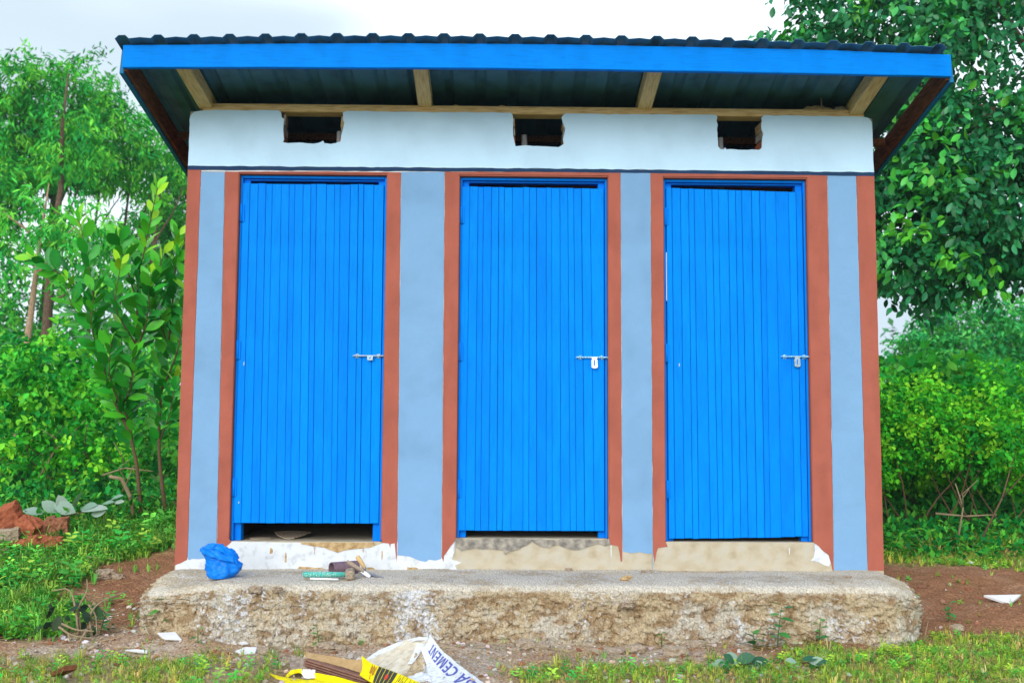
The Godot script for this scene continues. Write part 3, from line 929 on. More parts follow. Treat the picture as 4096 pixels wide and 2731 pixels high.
func door(b: Node3D, top: Array, bot: Array, yt: Array, yb: Array, which: int, label: String) -> void:
	var r := rgen(100 + which)
	var d := Node3D.new()
	d.name = numbered(b, "door")
	b.add_child(d)
	d.position = -b.position
	for y in [0.75, 1.5, 2.25]:
		part("batten", box_mesh(V(top[0] + 0.06, y - 0.05, -0.082), V(top[-1] - 0.06, y + 0.05, -0.0585), 0.003), M.blue_frame, d)
	d.set_meta("label", label)
	var n := top.size() - 1
	for i in n:
		var f0 := float(i) / n
		var f1 := float(i + 1) / n
		var gap := r.randf_range(0.0002, 0.0014)
		var jt := r.randf_range(-0.002, 0.0025)
		var jb := r.randf_range(-0.001, 0.001) if which != 2 else r.randf_range(-0.003, 0.002)
		var zf := -0.029 + r.randf_range(-0.0016, 0.0016)
		var m: Material = [M.blue, M.blue2, M.blue3, M.blue][r.randi() % 4]
		part("plank", plank_mesh(top[i] + gap, top[i + 1] - gap, bot[i] + gap, bot[i + 1] - gap, lerpf(yt[0], yt[1], f0) + jt, lerpf(yt[0], yt[1], f1) + jt * 0.6, lerpf(yb[0], yb[1], f0) + jb, lerpf(yb[0], yb[1], f1) + jb, -0.056, zf, 0.0019), m, d)
	var hx: float = top[0]
	for y in [[2.228, 2.329], [1.453, 1.557], [0.70, 0.80]]:
		var sh := st_new(false)
		add_tube(sh, [V(hx - 0.003, y[0], -0.024), V(hx - 0.003, y[1], -0.024)], [0.0062, 0.0062], 10)
		sh.set_smooth_group(-1)
		var leaf := span(V(hx - 0.013, y[0] + 0.002, -0.0305), V(hx + 0.014, y[1] - 0.002, -0.0245))
		add_box(sh, leaf[0], leaf[1], 0.001)
		part("hinge", done(sh), M.blue_frame, d)
	for e in [[[-1.405, 1.42, 0.022], [-1.412, 0.66, 0.014]], [[0.05, 2.33, 0.02], [0.47, 2.30, 0.012]], [[1.02, 1.43, 0.02], [1.30, 1.9, 0.015]]][which]:
		part("paint_chip", poly_mesh(pairs([e[0], e[1], e[0] + 0.003, e[1] + 0.002, e[0] + 0.004, e[1] + e[2], e[0] + 0.001, e[1] + e[2] - 0.003]), -0.031, -0.0265), M.chip_white if e[1] < 1.6 else M.blue_frame, d)
	bolt(d, which)
	if which == 2:
		part("bare_strip", box_mesh(V(0.9515, 1.80, -0.05), V(0.9555, 2.075, -0.026), 0.001), M.chip_white, d)


func bolt(d: Node3D, which: int) -> void:
	var xa: float = [-0.796, 0.446, 1.595][which]
	var xb: float = [-0.622, 0.627, 1.754][which]
	var y: float = [1.478, 1.478, 1.490][which]
	var z := -0.0165
	var m: Material = [M.zinc, M.painted_bolt, M.painted_bolt][which]
	var st := st_new(false)
	add_tube(st, [V(xa - 0.004, y, z), V(xa, y, z), V(xb - 0.004, y, z), V(xb, y, z)], [0.003, 0.0048, 0.0048, 0.003], 10)
	st.set_smooth_group(-1)
	for k in [0.12, 0.80]:   # staples that hold the rod, on their plates
		var x := lerpf(xa, xb, k)
		var s := span(V(x - 0.009, y - 0.012, -0.0275), V(x + 0.009, y + 0.011, -0.0245))
		add_box(st, s[0], s[1], 0.001)
		s = span(V(x - 0.005, y - 0.0065, -0.026), V(x + 0.005, y + 0.0065, -0.0095))
		add_box(st, s[0], s[1], 0.003)
	var o := part("bolt", done(st), m, d)
	# the hasp hangs from the rod: a plate with a slot, round at its foot
	var cx := lerpf(xa, xb, [0.54, 0.55, 0.53][which])
	var hp := PackedVector2Array()
	var hw: float = [0.0155, 0.0175, 0.0165][which]
	var hl: float = [0.024, 0.062, 0.058][which]
	var yt := y + 0.002
	hp.append_array([Vector2(cx - hw, yt), Vector2(cx - hw, yt - 0.005), Vector2(cx - hw * 0.72, yt - 0.011), Vector2(cx - hw, yt - 0.018)])
	for k in 9:
		var a := PI + PI * k / 8.0
		hp.append(Vector2(cx + 0.001 + hw * cos(a), yt - hl + 0.006 + sin(a) * 0.008))
	hp.append_array([Vector2(cx + hw, yt - 0.018), Vector2(cx + hw * 0.72, yt - 0.011), Vector2(cx + hw, yt - 0.005), Vector2(cx + hw, yt)])
	if which == 0:
		hp = pairs([cx - hw, yt, cx - hw, yt - 0.023, cx - hw * 0.8, yt - 0.027, cx + hw * 0.8, yt - 0.027, cx + hw, yt - 0.023, cx + hw, yt])
	var hs := st_new()
	add_poly(hs, hp, -0.0095, -0.0065)
	part("hasp", done(hs), [M.zinc, M.white_metal, M.zinc][which], d)
	var slot := st_new()
	var sl := hl * 0.5
	var sy := yt - 0.017 if which else yt - 0.009
	add_poly(slot, pairs([cx - 0.003, sy, cx - 0.0035, sy - (sl if which else 0.011), cx + 0.0035, sy - (sl if which else 0.011), cx + 0.003, sy]), -0.0068, -0.0060)
	part("slot", done(slot), M.blue_frame, d)
	if which:
		for q in [[-0.011, 0.032], [0.011, 0.032], [0.001, 0.052]]:
			var sc := st_new(false)
			add_tube(sc, [V(cx + q[0], yt - q[1], -0.0066), V(cx + q[0], yt - q[1], -0.0052)], [0.0022, 0.0016], 8)
			part("rivet", done(sc), M.steel, d)


func build_roof(b: Node3D, xl: float, xr: float) -> void:
	# five lengths of ribbed iron sheet, each lapped over the next
	var x_lo := -2.00
	var pitch := 0.1855
	var first_rib := -1.955
	var zf := 0.515
	var zb := -2.05
	for k in 5:
		var r0: int = 5 * k
		var r1: int = mini(5 * k + 5, 24)
		var prof := []    # (x, height above the pan)
		var x_start := first_rib + r0 * pitch - 0.036
		var x_end := first_rib + (r1 * pitch if k < 4 else 23 * pitch) + 0.036
		if k == 0:
			x_start = x_lo
		for j in range(r0, r1 + (1 if k < 4 else 0)):
			var c := first_rib + j * pitch
			prof.append_array([[c - 0.036, 0.0], [c - 0.017, 0.018], [c + 0.017, 0.018], [c + 0.036, 0.0]])
			if j < 23:
				prof.append_array([[c + pitch * 0.36, 0.003], [c + pitch * 0.5, 0.006], [c + pitch * 0.64, 0.003]])
		var pts := []
		for p in prof:
			if p[0] >= x_start - 0.001 and p[0] <= x_end + 0.001:
				pts.append(p)
		var lift := 0.0012 * (k % 2)
		var st := st_new()
		var rows := [zf, 0.3, 0.0, -0.5, -1.0, -1.5, zb]
		for t in 2:
			var dy := lift + 0.002 * t
			for j in rows.size() - 1:
				for i in pts.size() - 1:
					var q := []
					for e in [[i, j], [i + 1, j], [i + 1, j + 1], [i, j + 1]]:
						var zz: float = rows[e[1]]
						q.append(V(pts[e[0]][0], roof_y(pts[e[0]][0], zz) + pts[e[0]][1] + dy, zz))
					quad_out(st, q[0], q[1], q[2], q[3], q[0] + V(0, -1.0 if t else 1.0, 0))
		for i in pts.size() - 1:   # the cut edge at the eave
			var a := V(pts[i][0], roof_y(pts[i][0], zf) + pts[i][1] + lift, zf)
			var c2 := V(pts[i + 1][0], roof_y(pts[i + 1][0], zf) + pts[i + 1][1] + lift, zf)
			quad_out(st, a, c2, c2 + V(0, 0.002, 0), a + V(0, 0.002, 0), a + V(0, 0, -1))
		part("roof_sheet", done(st), M.sheet, b)
	# fascia board along the front, following the bow of the roof
	var top := []
	var low := []
	for i in 25:
		var x := lerpf(-1.962, 2.387, i / 24.0)
		var u := (x - 0.21) / 2.17
		top.append(Vector2(x, 3.058 + 0.030 * (1.0 - u * u) + noise.get_noise_2d(x * 1.5, 2.0) * 0.004))
		low.append(Vector2(x, 2.938 + 0.016 * (1.0 - u * u) + noise.get_noise_2d(x * 1.5, 7.0) * 0.004))
	var st2 := st_new()
	for i in 24:
		var c := V((top[i].x + top[i + 1].x) * 0.5, 3.0, 0.457)
		var p := [V(low[i].x, low[i].y, 0.468), V(low[i + 1].x, low[i + 1].y, 0.468), V(top[i + 1].x, top[i + 1].y, 0.468), V(top[i].x, top[i].y, 0.468)]
		var q := [V(low[i].x, low[i].y, 0.442), V(low[i + 1].x, low[i + 1].y, 0.442), V(top[i + 1].x, top[i + 1].y, 0.442), V(top[i].x, top[i].y, 0.442)]
		var chf := 0.003
		var f := [p[0] + V(0, chf, chf), p[1] + V(0, chf, chf), p[2] + V(0, -chf, chf), p[3] + V(0, -chf, chf)]
		quad_out(st2, f[0], f[1], f[2], f[3], c)
		quad_out(st2, f[0], f[1], p[1], p[0], c)
		quad_out(st2, f[3], f[2], p[2], p[3], c)
		quad_out(st2, q[0], q[1], q[2], q[3], c)
		quad_out(st2, p[0], p[1], q[1], q[0], c)
		quad_out(st2, p[3], p[2], q[2], q[3], c)
		if i == 0:
			quad_out(st2, p[0], p[3], q[3], q[0], c)
			quad_out(st2, f[0], f[3], p[3], p[0], c)
		if i == 23:
			quad_out(st2, p[1], p[2], q[2], q[1], c)
			quad_out(st2, f[1], f[2], p[2], p[1], c)
	part("fascia_board", done(st2), M.blue_fascia, b)
	# barge boards down both gables: brown timber inside, a painted edge outside
	for s in [-1.0, 1.0]:
		var x: float = -1.951 if s < 0.0 else 2.376
		var drop := 0.077
		var y0 := roof_y(x, 0.44) - drop
		var y1 := roof_y(x, zb + 0.03) - drop
		part("barge_board", beam_mesh(V(x, y0, 0.44), V(x, y1, zb + 0.03), 0.020, 0.118, 0.003), M.wood_dark, b)
		var xo: float = x + s * 0.0215
		part("barge_edge", beam_mesh(V(xo, y0 - 0.006, 0.44), V(xo, y1 - 0.006, zb + 0.03), 0.022, 0.134, 0.002), M.teal_edge, b)
	# wall plate, rafters and purlins
	part("wall_plate", box_mesh(V(-1.672, 2.8585, -0.105), V(2.085, 2.903, -0.006), 0.004), M.wood_long, b)
	var st4 := st_new()
	for x in [-1.633, -0.415, 0.832, 2.038]:
		var xf: float = x - 0.03 if x < -1.0 else x
		var ra := V(xf + 0.0, roof_y(x, 0.44) - 0.072, 0.44)
		var rc := V(x + (0.02 if x < -1.0 else 0.0), roof_y(x, -2.0) - 0.072, -2.0)
		part("rafter", beam_mesh(ra, rc, 0.078, 0.082, 0.004), M.wood, b)
	for z in [-0.47, -1.2, -1.9]:
		var y: float = roof_y(0.2, z) - 0.085
		part("purlin", box_mesh(V(-1.94, y - 0.012, z - 0.022), V(2.365, y + 0.030, z + 0.022), 0.003), M.wood_dark, b)
	# lumps of mortar left on the wall plate near the right end, and a bent wire above them
	var rg := rgen(9)
	for p in [[1.78, 0.018], [1.83, 0.022], [1.88, 0.016], [1.96, 0.02], [2.02, 0.014], [2.06, 0.012], [0.02, 0.010], [-0.24, 0.010]]:
		part("mortar_lump", lump_mesh(V(p[0], 2.903 + p[1] * 0.35, -0.035), V(p[1] * 1.9, p[1], p[1] * 1.2), rg.randi() % 1000, 0.35), M.mortar_brown if p[0] < 1.9 else M.stone, b)
	part("wire", tube_mesh([V(1.845, 2.90, -0.02), V(1.846, 2.93, -0.015), V(1.843, 2.975, -0.01)], [0.0045, 0.004, 0.004], 6), M.rust, b)
	# white pipe elbow fixed to the right side wall under the roof
	var stp := st_new(false)
	add_tube(stp, [V(2.20, 2.52, -0.62), V(2.205, 2.60, -0.62), V(2.225, 2.665, -0.62), V(2.265, 2.695, -0.62), V(2.30, 2.70, -0.62)], [0.034, 0.034, 0.036, 0.04, 0.04], 14)
	part("pipe_elbow", done(stp), M.pvc_white, b)
	part("pipe_bracket", box_mesh(V(2.133, 2.56, -0.64), V(2.20, 2.585, -0.60), 0.003), M.steel, b)


# An uneven lump: a cube-sphere pushed about by noise. flat < 1 keeps edges, as of a broken brick.
func lump_mesh(c: Vector3, r: Vector3, seed_: int, amp := 0.3, boxy := 0.0, turn := Basis()) -> ArrayMesh:
	var st := st_new(boxy > 0.0)
	var n := 7
	for f in 6:
		var ax := f / 2
		var sg := 1.0 if f % 2 else -1.0
		var g := []
		for j in n + 1:
			var row := []
			for i in n + 1:
				var p := Vector3.ZERO
				p[ax] = sg
				p[(ax + 1) % 3] = -1.0 + 2.0 * i / n
				p[(ax + 2) % 3] = -1.0 + 2.0 * j / n
				var ball := p.normalized()
				p = ball.lerp(p, boxy)
				var w := 1.0 + amp * (noise.get_noise_3d(ball.x * 1.1 + seed_, ball.y * 1.1, ball.z * 1.1) * 1.2 + fine.get_noise_3d(ball.x * 4.0 + seed_, ball.y * 4.0, ball.z * 4.0) * 0.3)
				row.append(c + turn * (p * r * w))
			g.append(row)
		for j in n:
			for i in n:
				quad_out(st, g[j][i], g[j][i + 1], g[j + 1][i + 1], g[j + 1][i], c)
	return done(st)


# ==================================================================== foliage
# A leaf blade along +z, folded along its midrib and bent down at the tip. len and wid are full sizes.
func leaf_mesh(len_: float, wid: float, fold := 0.25, curl := 0.2, segs := 4, widest := 0.45) -> ArrayMesh:
	var st := st_new(false)
	var l := []
	var c := []
	var r := []
	for i in segs + 1:
		var t := float(i) / segs
		var w := 0.0
		if t < widest:
			w = sin(t / widest * PI * 0.5)
		else:
			w = pow(maxf(0.0, cos((t - widest) / (1.0 - widest) * PI * 0.5)), 0.75)
		w *= wid * 0.5
		var y := -curl * len_ * t * t
		c.append(V(0, y, t * len_))
		l.append(V(-w, y + absf(w) * fold, t * len_))
		r.append(V(w, y + absf(w) * fold, t * len_))
	var away := V(0, -50, 0)
	for i in segs:
		quad_out(st, l[i], c[i], c[i + 1], l[i + 1], away)
		quad_out(st, c[i], r[i], r[i + 1], c[i + 1], away)
	return done(st)


func leaf_xf(p: Vector3, dir: Vector3, up: Vector3, s: float) -> Transform3D:
	var z := dir.normalized()
	var x := up.cross(z)
	if x.length() < 0.05:
		x = Vector3.RIGHT.cross(z)
	x = x.normalized()
	return Transform3D(Basis(x, z.cross(x), z).scaled(Vector3.ONE * s), p)


func multi(called: String, mesh: Mesh, m: Material, xfs: Array, cols: Array, parent: Node, keep_stuff := true) -> MultiMeshInstance3D:
	var mm := MultiMesh.new()
	mm.transform_format = MultiMesh.TRANSFORM_3D
	mm.use_colors = true
	mm.mesh = mesh
	mm.instance_count = xfs.size()
	for i in xfs.size():
		mm.set_instance_transform(i, xfs[i])
		mm.set_instance_color(i, cols[i])
	var o := MultiMeshInstance3D.new()
	o.name = numbered(parent, called)
	o.multimesh = mm
	o.material_override = m
	parent.add_child(o)
	if parent != self:
		o.position = -(parent as Node3D).position
	if keep_stuff:
		o.set_meta("kind", "stuff")
	return o


func rdir(r: RandomNumberGenerator) -> Vector3:
	while true:
		var v := V(r.randf_range(-1, 1), r.randf_range(-1, 1), r.randf_range(-1, 1))
		if v.length() > 0.1 and v.length() < 1.0:
			return v.normalized()
	return Vector3.UP


func tone(c: Color, r: RandomNumberGenerator, k: float, b: float) -> Color:
	var f := r.randf_range(1.0 - k, 1.0 + k) * b
	return Color(c.r * f * r.randf_range(0.85, 1.25), c.g * f, c.b * f * r.randf_range(0.85, 1.2))


# Leaves in sprays through the volume of each blob [centre, radii, number of sprays]; sprays sit mostly near the outside,
# with gaps between them, and each spray has its own tone.
func crown(r: RandomNumberGenerator, blobs: Array, per: int, spray: float, size: Vector2, droop: float, tones: Array, xfs: Array, cols: Array, inner := 0.45) -> void:
	for bl in blobs:
		var c: Vector3 = bl[0]
		var rad: Vector3 = bl[1]
		for k in int(bl[2]):
			var d := rdir(r)
			var q := lerpf(inner, 1.05, pow(r.randf(), 0.6))
			var lumpy := 1.0 + 0.30 * noise.get_noise_3d(d.x * 1.7 + c.x * 3.0, d.y * 1.7 + c.y * 3.0, d.z * 1.7 + c.z)
			var at := c + d * rad * q * lumpy
			var out := (d + V(0, -droop * 0.5, 0) + rdir(r) * 0.7).normalized()
			var tn: Color = tones[r.randi() % tones.size()]
			for i in per:
				var along_ := r.randf()
				var p := at + out * spray * (along_ - 0.3) + rdir(r) * spray * 0.35
				var dir := (out * 0.6 + rdir(r) + V(0, -droop, 0)).normalized()
				var up := (V(0, 1, 0) + rdir(r) * 0.9).normalized()
				xfs.append(leaf_xf(p, dir, up, r.randf_range(size.x, size.y)))
				cols.append(tone(tn, r, 0.28, 1.3))


func limb(r: RandomNumberGenerator, a: Vector3, b: Vector3, r0: float, r1: float, wob: float, n := 7) -> Array:
	var pts := []
	var rad := []
	var off := rdir(r) * wob
	var off2 := rdir(r) * wob
	for i in n:
		var t := float(i) / (n - 1)
		pts.append(a.lerp(b, t) + off * sin(t * PI) + off2 * sin(t * TAU) * 0.5)
		rad.append(lerpf(r0, r1, pow(t, 0.8)))
	return [pts, rad]


# A tree standing on the ground: trunk and limbs as parts, its crown one mass of leaves.
func tree(called: String, label: String, category: String, foot: Vector3, trunk: Array, trunk_r: Vector2, limbs: Array, blobs: Array, leaf: Mesh, m: Material, bark: Material, per: int, spray: float, size: Vector2, droop: float, tones: Array, seed_: int, group := "", inner := 0.45) -> Node3D:
	var r := rgen(seed_)
	var o := thing(called, label, category, foot, group)
	if trunk.size():
		var pts := [foot + V(0, -0.15, 0)]
		pts.append_array(trunk)
		var rad := []
		for i in pts.size():
			rad.append(lerpf(trunk_r.x, trunk_r.y, float(i) / (pts.size() - 1)) * (1.25 if i == 0 else 1.0))
		part("trunk", tube_mesh(pts, rad, 12), bark, o)
	for l in limbs:
		var g := limb(r, l[0], l[1], l[2], l[3], l[0].distance_to(l[1]) * 0.07)
		part("branch", tube_mesh(g[0], g[1], 7), bark, o)
	var xfs := []
	var cols := []
	crown(r, blobs, per, spray, size, droop, tones, xfs, cols, inner)
	if xfs.size():
		multi("crown", leaf, m, xfs, cols, o)
	return o


const EUC := [Color(0.026, 0.29, 0.034), Color(0.055, 0.36, 0.038), Color(0.12, 0.45, 0.04), Color(0.014, 0.21, 0.034)]
const HEDGE := [Color(0.035, 0.32, 0.018), Color(0.085, 0.43, 0.02), Color(0.014, 0.21, 0.02), Color(0.18, 0.52, 0.026)]


func build_trees() -> void:
	var narrow := leaf_mesh(1.0, 0.25, 0.15, 0.12, 3, 0.4)
	var oval := leaf_mesh(1.0, 0.46, 0.28, 0.18, 4, 0.5)
	var small := leaf_mesh(1.0, 0.42, 0.2, 0.15, 2, 0.45)
	# ---- gum trees behind the left hedge
	tree("gum_tree", "tall gum tree with a broad drooping crown on a dark slender trunk at left", "tree", V(-8.45, 0.5, -14.0),
		[V(-8.42, 2.2, -14.0), V(-8.36, 3.9, -14.0), V(-8.30, 5.4, -14.0), V(-8.1, 6.6, -14.0), V(-8.0, 7.6, -14.0)], Vector2(0.10, 0.03),
		[[V(-8.32, 5.0, -14.0), V(-7.3, 6.6, -13.8), 0.05, 0.015], [V(-8.3, 5.4, -14.0), V(-9.2, 6.9, -14.1), 0.05, 0.015], [V(-8.2, 6.0, -14.0), V(-7.5, 7.6, -14.2), 0.04, 0.012], [V(-8.34, 4.6, -14.0), V(-7.6, 5.5, -13.4), 0.035, 0.01]],
		[[V(-8.05, 7.15, -14.0), V(1.0, 1.0, 1.0), 300], [V(-7.35, 6.45, -13.8), V(0.85, 0.75, 0.8), 210], [V(-8.75, 6.25, -13.9), V(0.85, 0.7, 0.8), 200], [V(-7.95, 5.85, -13.5), V(0.8, 0.38, 0.7), 95]],
		narrow, M.leaf, M.bark, 20, 0.27, Vector2(0.10, 0.17), 0.75, EUC, 301, "gum trees behind the left hedge", 0.3)
	tree("gum_tree", "gum tree cut off by the left edge, its dark top the highest", "tree", V(-9.9, 0.5, -13.0),
		[V(-9.9, 3.0, -13.0), V(-9.7, 5.5, -13.0), V(-9.3, 7.2, -13.0)], Vector2(0.12, 0.03),
		[[V(-9.8, 5.0, -13.0), V(-8.9, 6.8, -13.0), 0.05, 0.015]],
		[[V(-8.75, 7.35, -13.0), V(0.55, 0.55, 0.6), 90], [V(-9.2, 6.5, -13.0), V(0.9, 0.8, 0.7), 150], [V(-9.3, 5.0, -13.0), V(1.0, 0.8, 0.7), 150], [V(-8.7, 5.35, -12.4), V(0.8, 0.65, 0.7), 150]],
		narrow, M.leaf, M.bark, 20, 0.26, Vector2(0.10, 0.16), 0.7, EUC, 302, "gum trees behind the left hedge", 0.3)
	tree("gum_tree", "rounded gum tree seen between the saplings and the eave at left", "tree", V(-7.3, 0.5, -18.0),
		[V(-7.3, 3.0, -18.0), V(-7.4, 5.0, -18.0), V(-7.45, 7.0, -18.0)], Vector2(0.09, 0.03),
		[[V(-7.4, 4.8, -18.0), V(-6.7, 6.4, -17.8), 0.04, 0.012], [V(-7.4, 5.2, -18.0), V(-8.2, 6.6, -18.0), 0.04, 0.012]],
		[[V(-7.4, 7.2, -18.0), V(0.95, 1.15, 0.9), 260], [V(-6.8, 6.0, -17.6), V(1.0, 0.9, 0.9), 260], [V(-7.6, 5.2, -17.6), V(1.2, 0.75, 0.9), 220]],
		narrow, M.leaf, M.bark, 20, 0.30, Vector2(0.11, 0.19), 0.7, [Color(0.06, 0.38, 0.045), Color(0.14, 0.50, 0.05), Color(0.025, 0.27, 0.04)], 303, "gum trees behind the left hedge", 0.3)
	tree("gum_tree", "young gum tree with pale leaning trunk and hanging foliage at left edge", "tree", V(-6.30, 0.5, -8.2),
		[V(-6.22, 1.6, -8.2), V(-6.12, 2.6, -8.2), V(-6.05, 3.5, -8.2), V(-6.0, 4.0, -8.2), V(-5.96, 4.35, -8.2)], Vector2(0.062, 0.006),
		[[V(-6.08, 3.1, -8.2), V(-5.5, 3.8, -8.1), 0.025, 0.008], [V(-6.04, 3.5, -8.2), V(-6.6, 4.1, -8.1), 0.025, 0.008]],
		[[V(-6.0, 3.85, -8.2), V(0.75, 0.40, 0.55), 85], [V(-5.35, 3.55, -8.0), V(0.55, 0.30, 0.45), 60], [V(-6.45, 3.3, -7.9), V(0.4, 0.35, 0.4), 22], [V(-5.4, 3.05, -8.1), V(0.45, 0.3, 0.4), 24]],
		narrow, M.leaf, M.bark_pale, 13, 0.2, Vector2(0.08, 0.15), 0.85, [Color(0.05, 0.38, 0.045), Color(0.14, 0.51, 0.055), Color(0.02, 0.27, 0.04)], 304, "gum trees behind the left hedge", 0.3)
	tree("gum_tree", "gum tree with a thick grey brown trunk behind the left hedge", "tree", V(-6.95, 0.5, -10.4),
		[V(-6.92, 1.6, -10.4), V(-6.82, 2.6, -10.4), V(-6.80, 3.8, -10.4), V(-6.70, 4.8, -10.4), V(-6.72, 5.8, -10.4), V(-6.66, 6.6, -10.4)], Vector2(0.105, 0.012),
		[[V(-6.82, 3.0, -10.4), V(-6.4, 3.3, -10.3), 0.03, 0.01], [V(-6.78, 4.0, -10.4), V(-6.1, 4.5, -10.3), 0.03, 0.01]],
		[[V(-6.6, 5.6, -10.5), V(0.55, 0.7, 0.5), 70], [V(-5.7, 3.3, -10.4), V(0.7, 0.4, 0.5), 60]],
		narrow, M.leaf, M.bark, 12, 0.25, Vector2(0.1, 0.18), 0.8, EUC, 305, "gum trees behind the left hedge", 0.3)
	for t in [[-8.15, -15.5, 0.045, "thin bare gum trunk left of the sky gap under the crowns"], [-7.45, -15.2, 0.05, "thin forked gum trunk right of the sky gap under the crowns"], [-6.6, -14.5, 0.06, "thin reddish trunk showing low behind the sapling"]]:
		var f := V(t[0], 0.5, t[1])
		tree("gum_tree", t[3], "tree", f, [f + V(0.05, 2, 0), f + V(0.02, 4, 0), f + V(0.15, 5.6, 0)], Vector2(t[2], 0.02),
			[[f + V(0.03, 3.9, 0), f + V(0.55, 5.3, 0), 0.03, 0.01]], [[f + V(0.2, 5.8, 0), V(0.6, 0.4, 0.5), 40]], narrow, M.leaf, M.bark, 12, 0.28, Vector2(0.12, 0.2), 0.8, EUC, 320 + int(t[0] * 10.0), "gum trees behind the left hedge", 0.3)
	# the dark undergrowth of the wood, one thicket after another
	tree("thicket", "dark green thicket between the gum trunks behind the left hedge", "thicket", V(-6.0, 0.5, -13.0), [], Vector2(0.1, 0.1), [],
		[[V(-6.9, 1.7, -13.4), V(2.6, 1.5, 0.8), 330], [V(-5.2, 2.9, -13.6), V(1.0, 1.3, 0.8), 160], [V(-6.2, 3.3, -14.6), V(1.3, 1.0, 0.7), 150]],
		small, M.leaf, M.bark, 15, 0.34, Vector2(0.10, 0.19), 0.4, EUC, 306, "", 0.1)
	tree("thicket", "shrubby green thicket in shade at the left edge behind the pale trunk", "thicket", V(-8.2, 0.5, -11.5), [], Vector2(0.1, 0.1), [],
		[[V(-8.0, 1.7, -11.8), V(1.5, 1.4, 0.7), 200], [V(-5.3, 1.5, -9.5), V(1.1, 1.1, 0.6), 150], [V(-9.2, 3.4, -13.2), V(1.5, 1.5, 0.8), 240]],
		small, M.leaf, M.bark, 15, 0.28, Vector2(0.10, 0.17), 0.4, EUC, 307, "", 0.1)
	# a wood further off, so that no bare horizon shows through
	tree("wood", "distant wood closing the view behind the thickets", "trees", V(0, 0.5, -42.0), [], Vector2(0.1, 0.1), [],
		[[V(-36.0, 3.2, -24.0), V(9.0, 4.2, 6.0), 420], [V(-22.0, 3.2, -36.0), V(9.0, 3.8, 3.0), 420], [V(-8.0, 2.6, -42.0), V(9.0, 3.0, 2.0), 340], [V(8.0, 2.4, -42.0), V(9.0, 2.7, 2.0), 340], [V(24.0, 2.8, -36.0), V(10.0, 3.2, 3.0), 420], [V(38.0, 3.2, -22.0), V(9.0, 4.0, 6.0), 420]],
		small, M.leaf, M.bark, 18, 0.9, Vector2(0.35, 0.6), 0.4, [Color(0.03, 0.15, 0.05), Color(0.04, 0.19, 0.055)], 308, "", 0.1).set_meta("kind", "stuff")
	# ---- the big dark tree that hangs over the right end of the roof
	var r := rgen(401)
	var foot := V(6.6, 0.42, -3.9)
	var big := thing("broadleaf_tree", "large dark leafy tree overhanging the right end of the roof", "tree", foot)
	part("trunk", tube_mesh([foot + V(0, -0.2, 0), foot + V(-0.05, 0.6, 0), foot + V(-0.15, 1.5, 0.05), foot + V(-0.4, 2.4, 0.1), foot + V(-0.8, 3.4, 0.0)], [0.30, 0.24, 0.21, 0.18, 0.13], 14), M.bark, big)
	var lims := [[V(6.3, 2.6, -3.8), V(4.2, 3.3, -3.2)], [V(6.1, 3.0, -3.8), V(3.3, 4.6, -3.9)], [V(5.9, 3.5, -3.9), V(4.6, 5.6, -4.1)], [V(6.4, 2.2, -3.8), V(5.0, 2.7, -2.9)], [V(5.8, 3.8, -3.9), V(6.3, 5.8, -3.9)], [V(4.9, 4.0, -3.85), V(3.0, 4.75, -4.1)], [V(4.2, 3.3, -3.2), V(3.5, 2.7, -3.1)]]
	for l in lims:
		var g := limb(r, l[0], l[1], 0.085, 0.018, 0.14)
		part("branch", tube_mesh(g[0], g[1], 8), M.bark, big)
	var xfs := []
	var cols := []
	var tones := [Color(0.010, 0.145, 0.048), Color(0.016, 0.185, 0.054), Color(0.007, 0.115, 0.040), Color(0.035, 0.29, 0.05), Color(0.013, 0.16, 0.05)]
	var blobs := [[V(4.7, 4.35, -3.6), V(1.45, 1.25, 1.1), 330], [V(3.75, 4.95, -3.95), V(1.0, 0.55, 0.8), 140], [V(2.95, 4.82, -4.2), V(0.42, 0.26, 0.4), 20], [V(4.35, 3.15, -3.25), V(0.95, 0.85, 0.75), 230], [V(3.72, 2.85, -3.3), V(0.55, 0.65, 0.55), 110],
		[V(5.3, 3.1, -3.1), V(1.1, 1.0, 0.9), 220], [V(4.6, 5.9, -4.0), V(1.9, 0.8, 1.1), 170], [V(6.5, 4.8, -3.7), V(1.4, 1.3, 1.2), 90], [V(5.9, 6.2, -4.2), V(1.6, 0.8, 1.2), 60], [V(3.45, 3.75, -3.7), V(0.6, 0.7, 0.6), 100]]
	crown(r, blobs, 25, 0.30, Vector2(0.06, 0.115), 0.55, tones, xfs, cols, 0.35)
	# young yellow-green sprays at the tips on the left side
	crown(r, [[V(3.35, 3.55, -3.2), V(0.35, 0.5, 0.4), 9], [V(3.7, 2.55, -2.9), V(0.5, 0.3, 0.35), 9], [V(3.25, 4.8, -3.8), V(0.6, 0.35, 0.5), 12], [V(3.7, 3.05, -2.75), V(0.5, 0.6, 0.3), 10]], 14, 0.26, Vector2(0.075, 0.12), 0.5, [Color(0.09, 0.45, 0.03), Color(0.04, 0.34, 0.035)], xfs, cols, 0.2)
	split_leaves(big, leaf_mesh(1.0, 0.54, 0.24, 0.18, 4, 0.5), M.leaf_gloss, xfs, cols, 300)
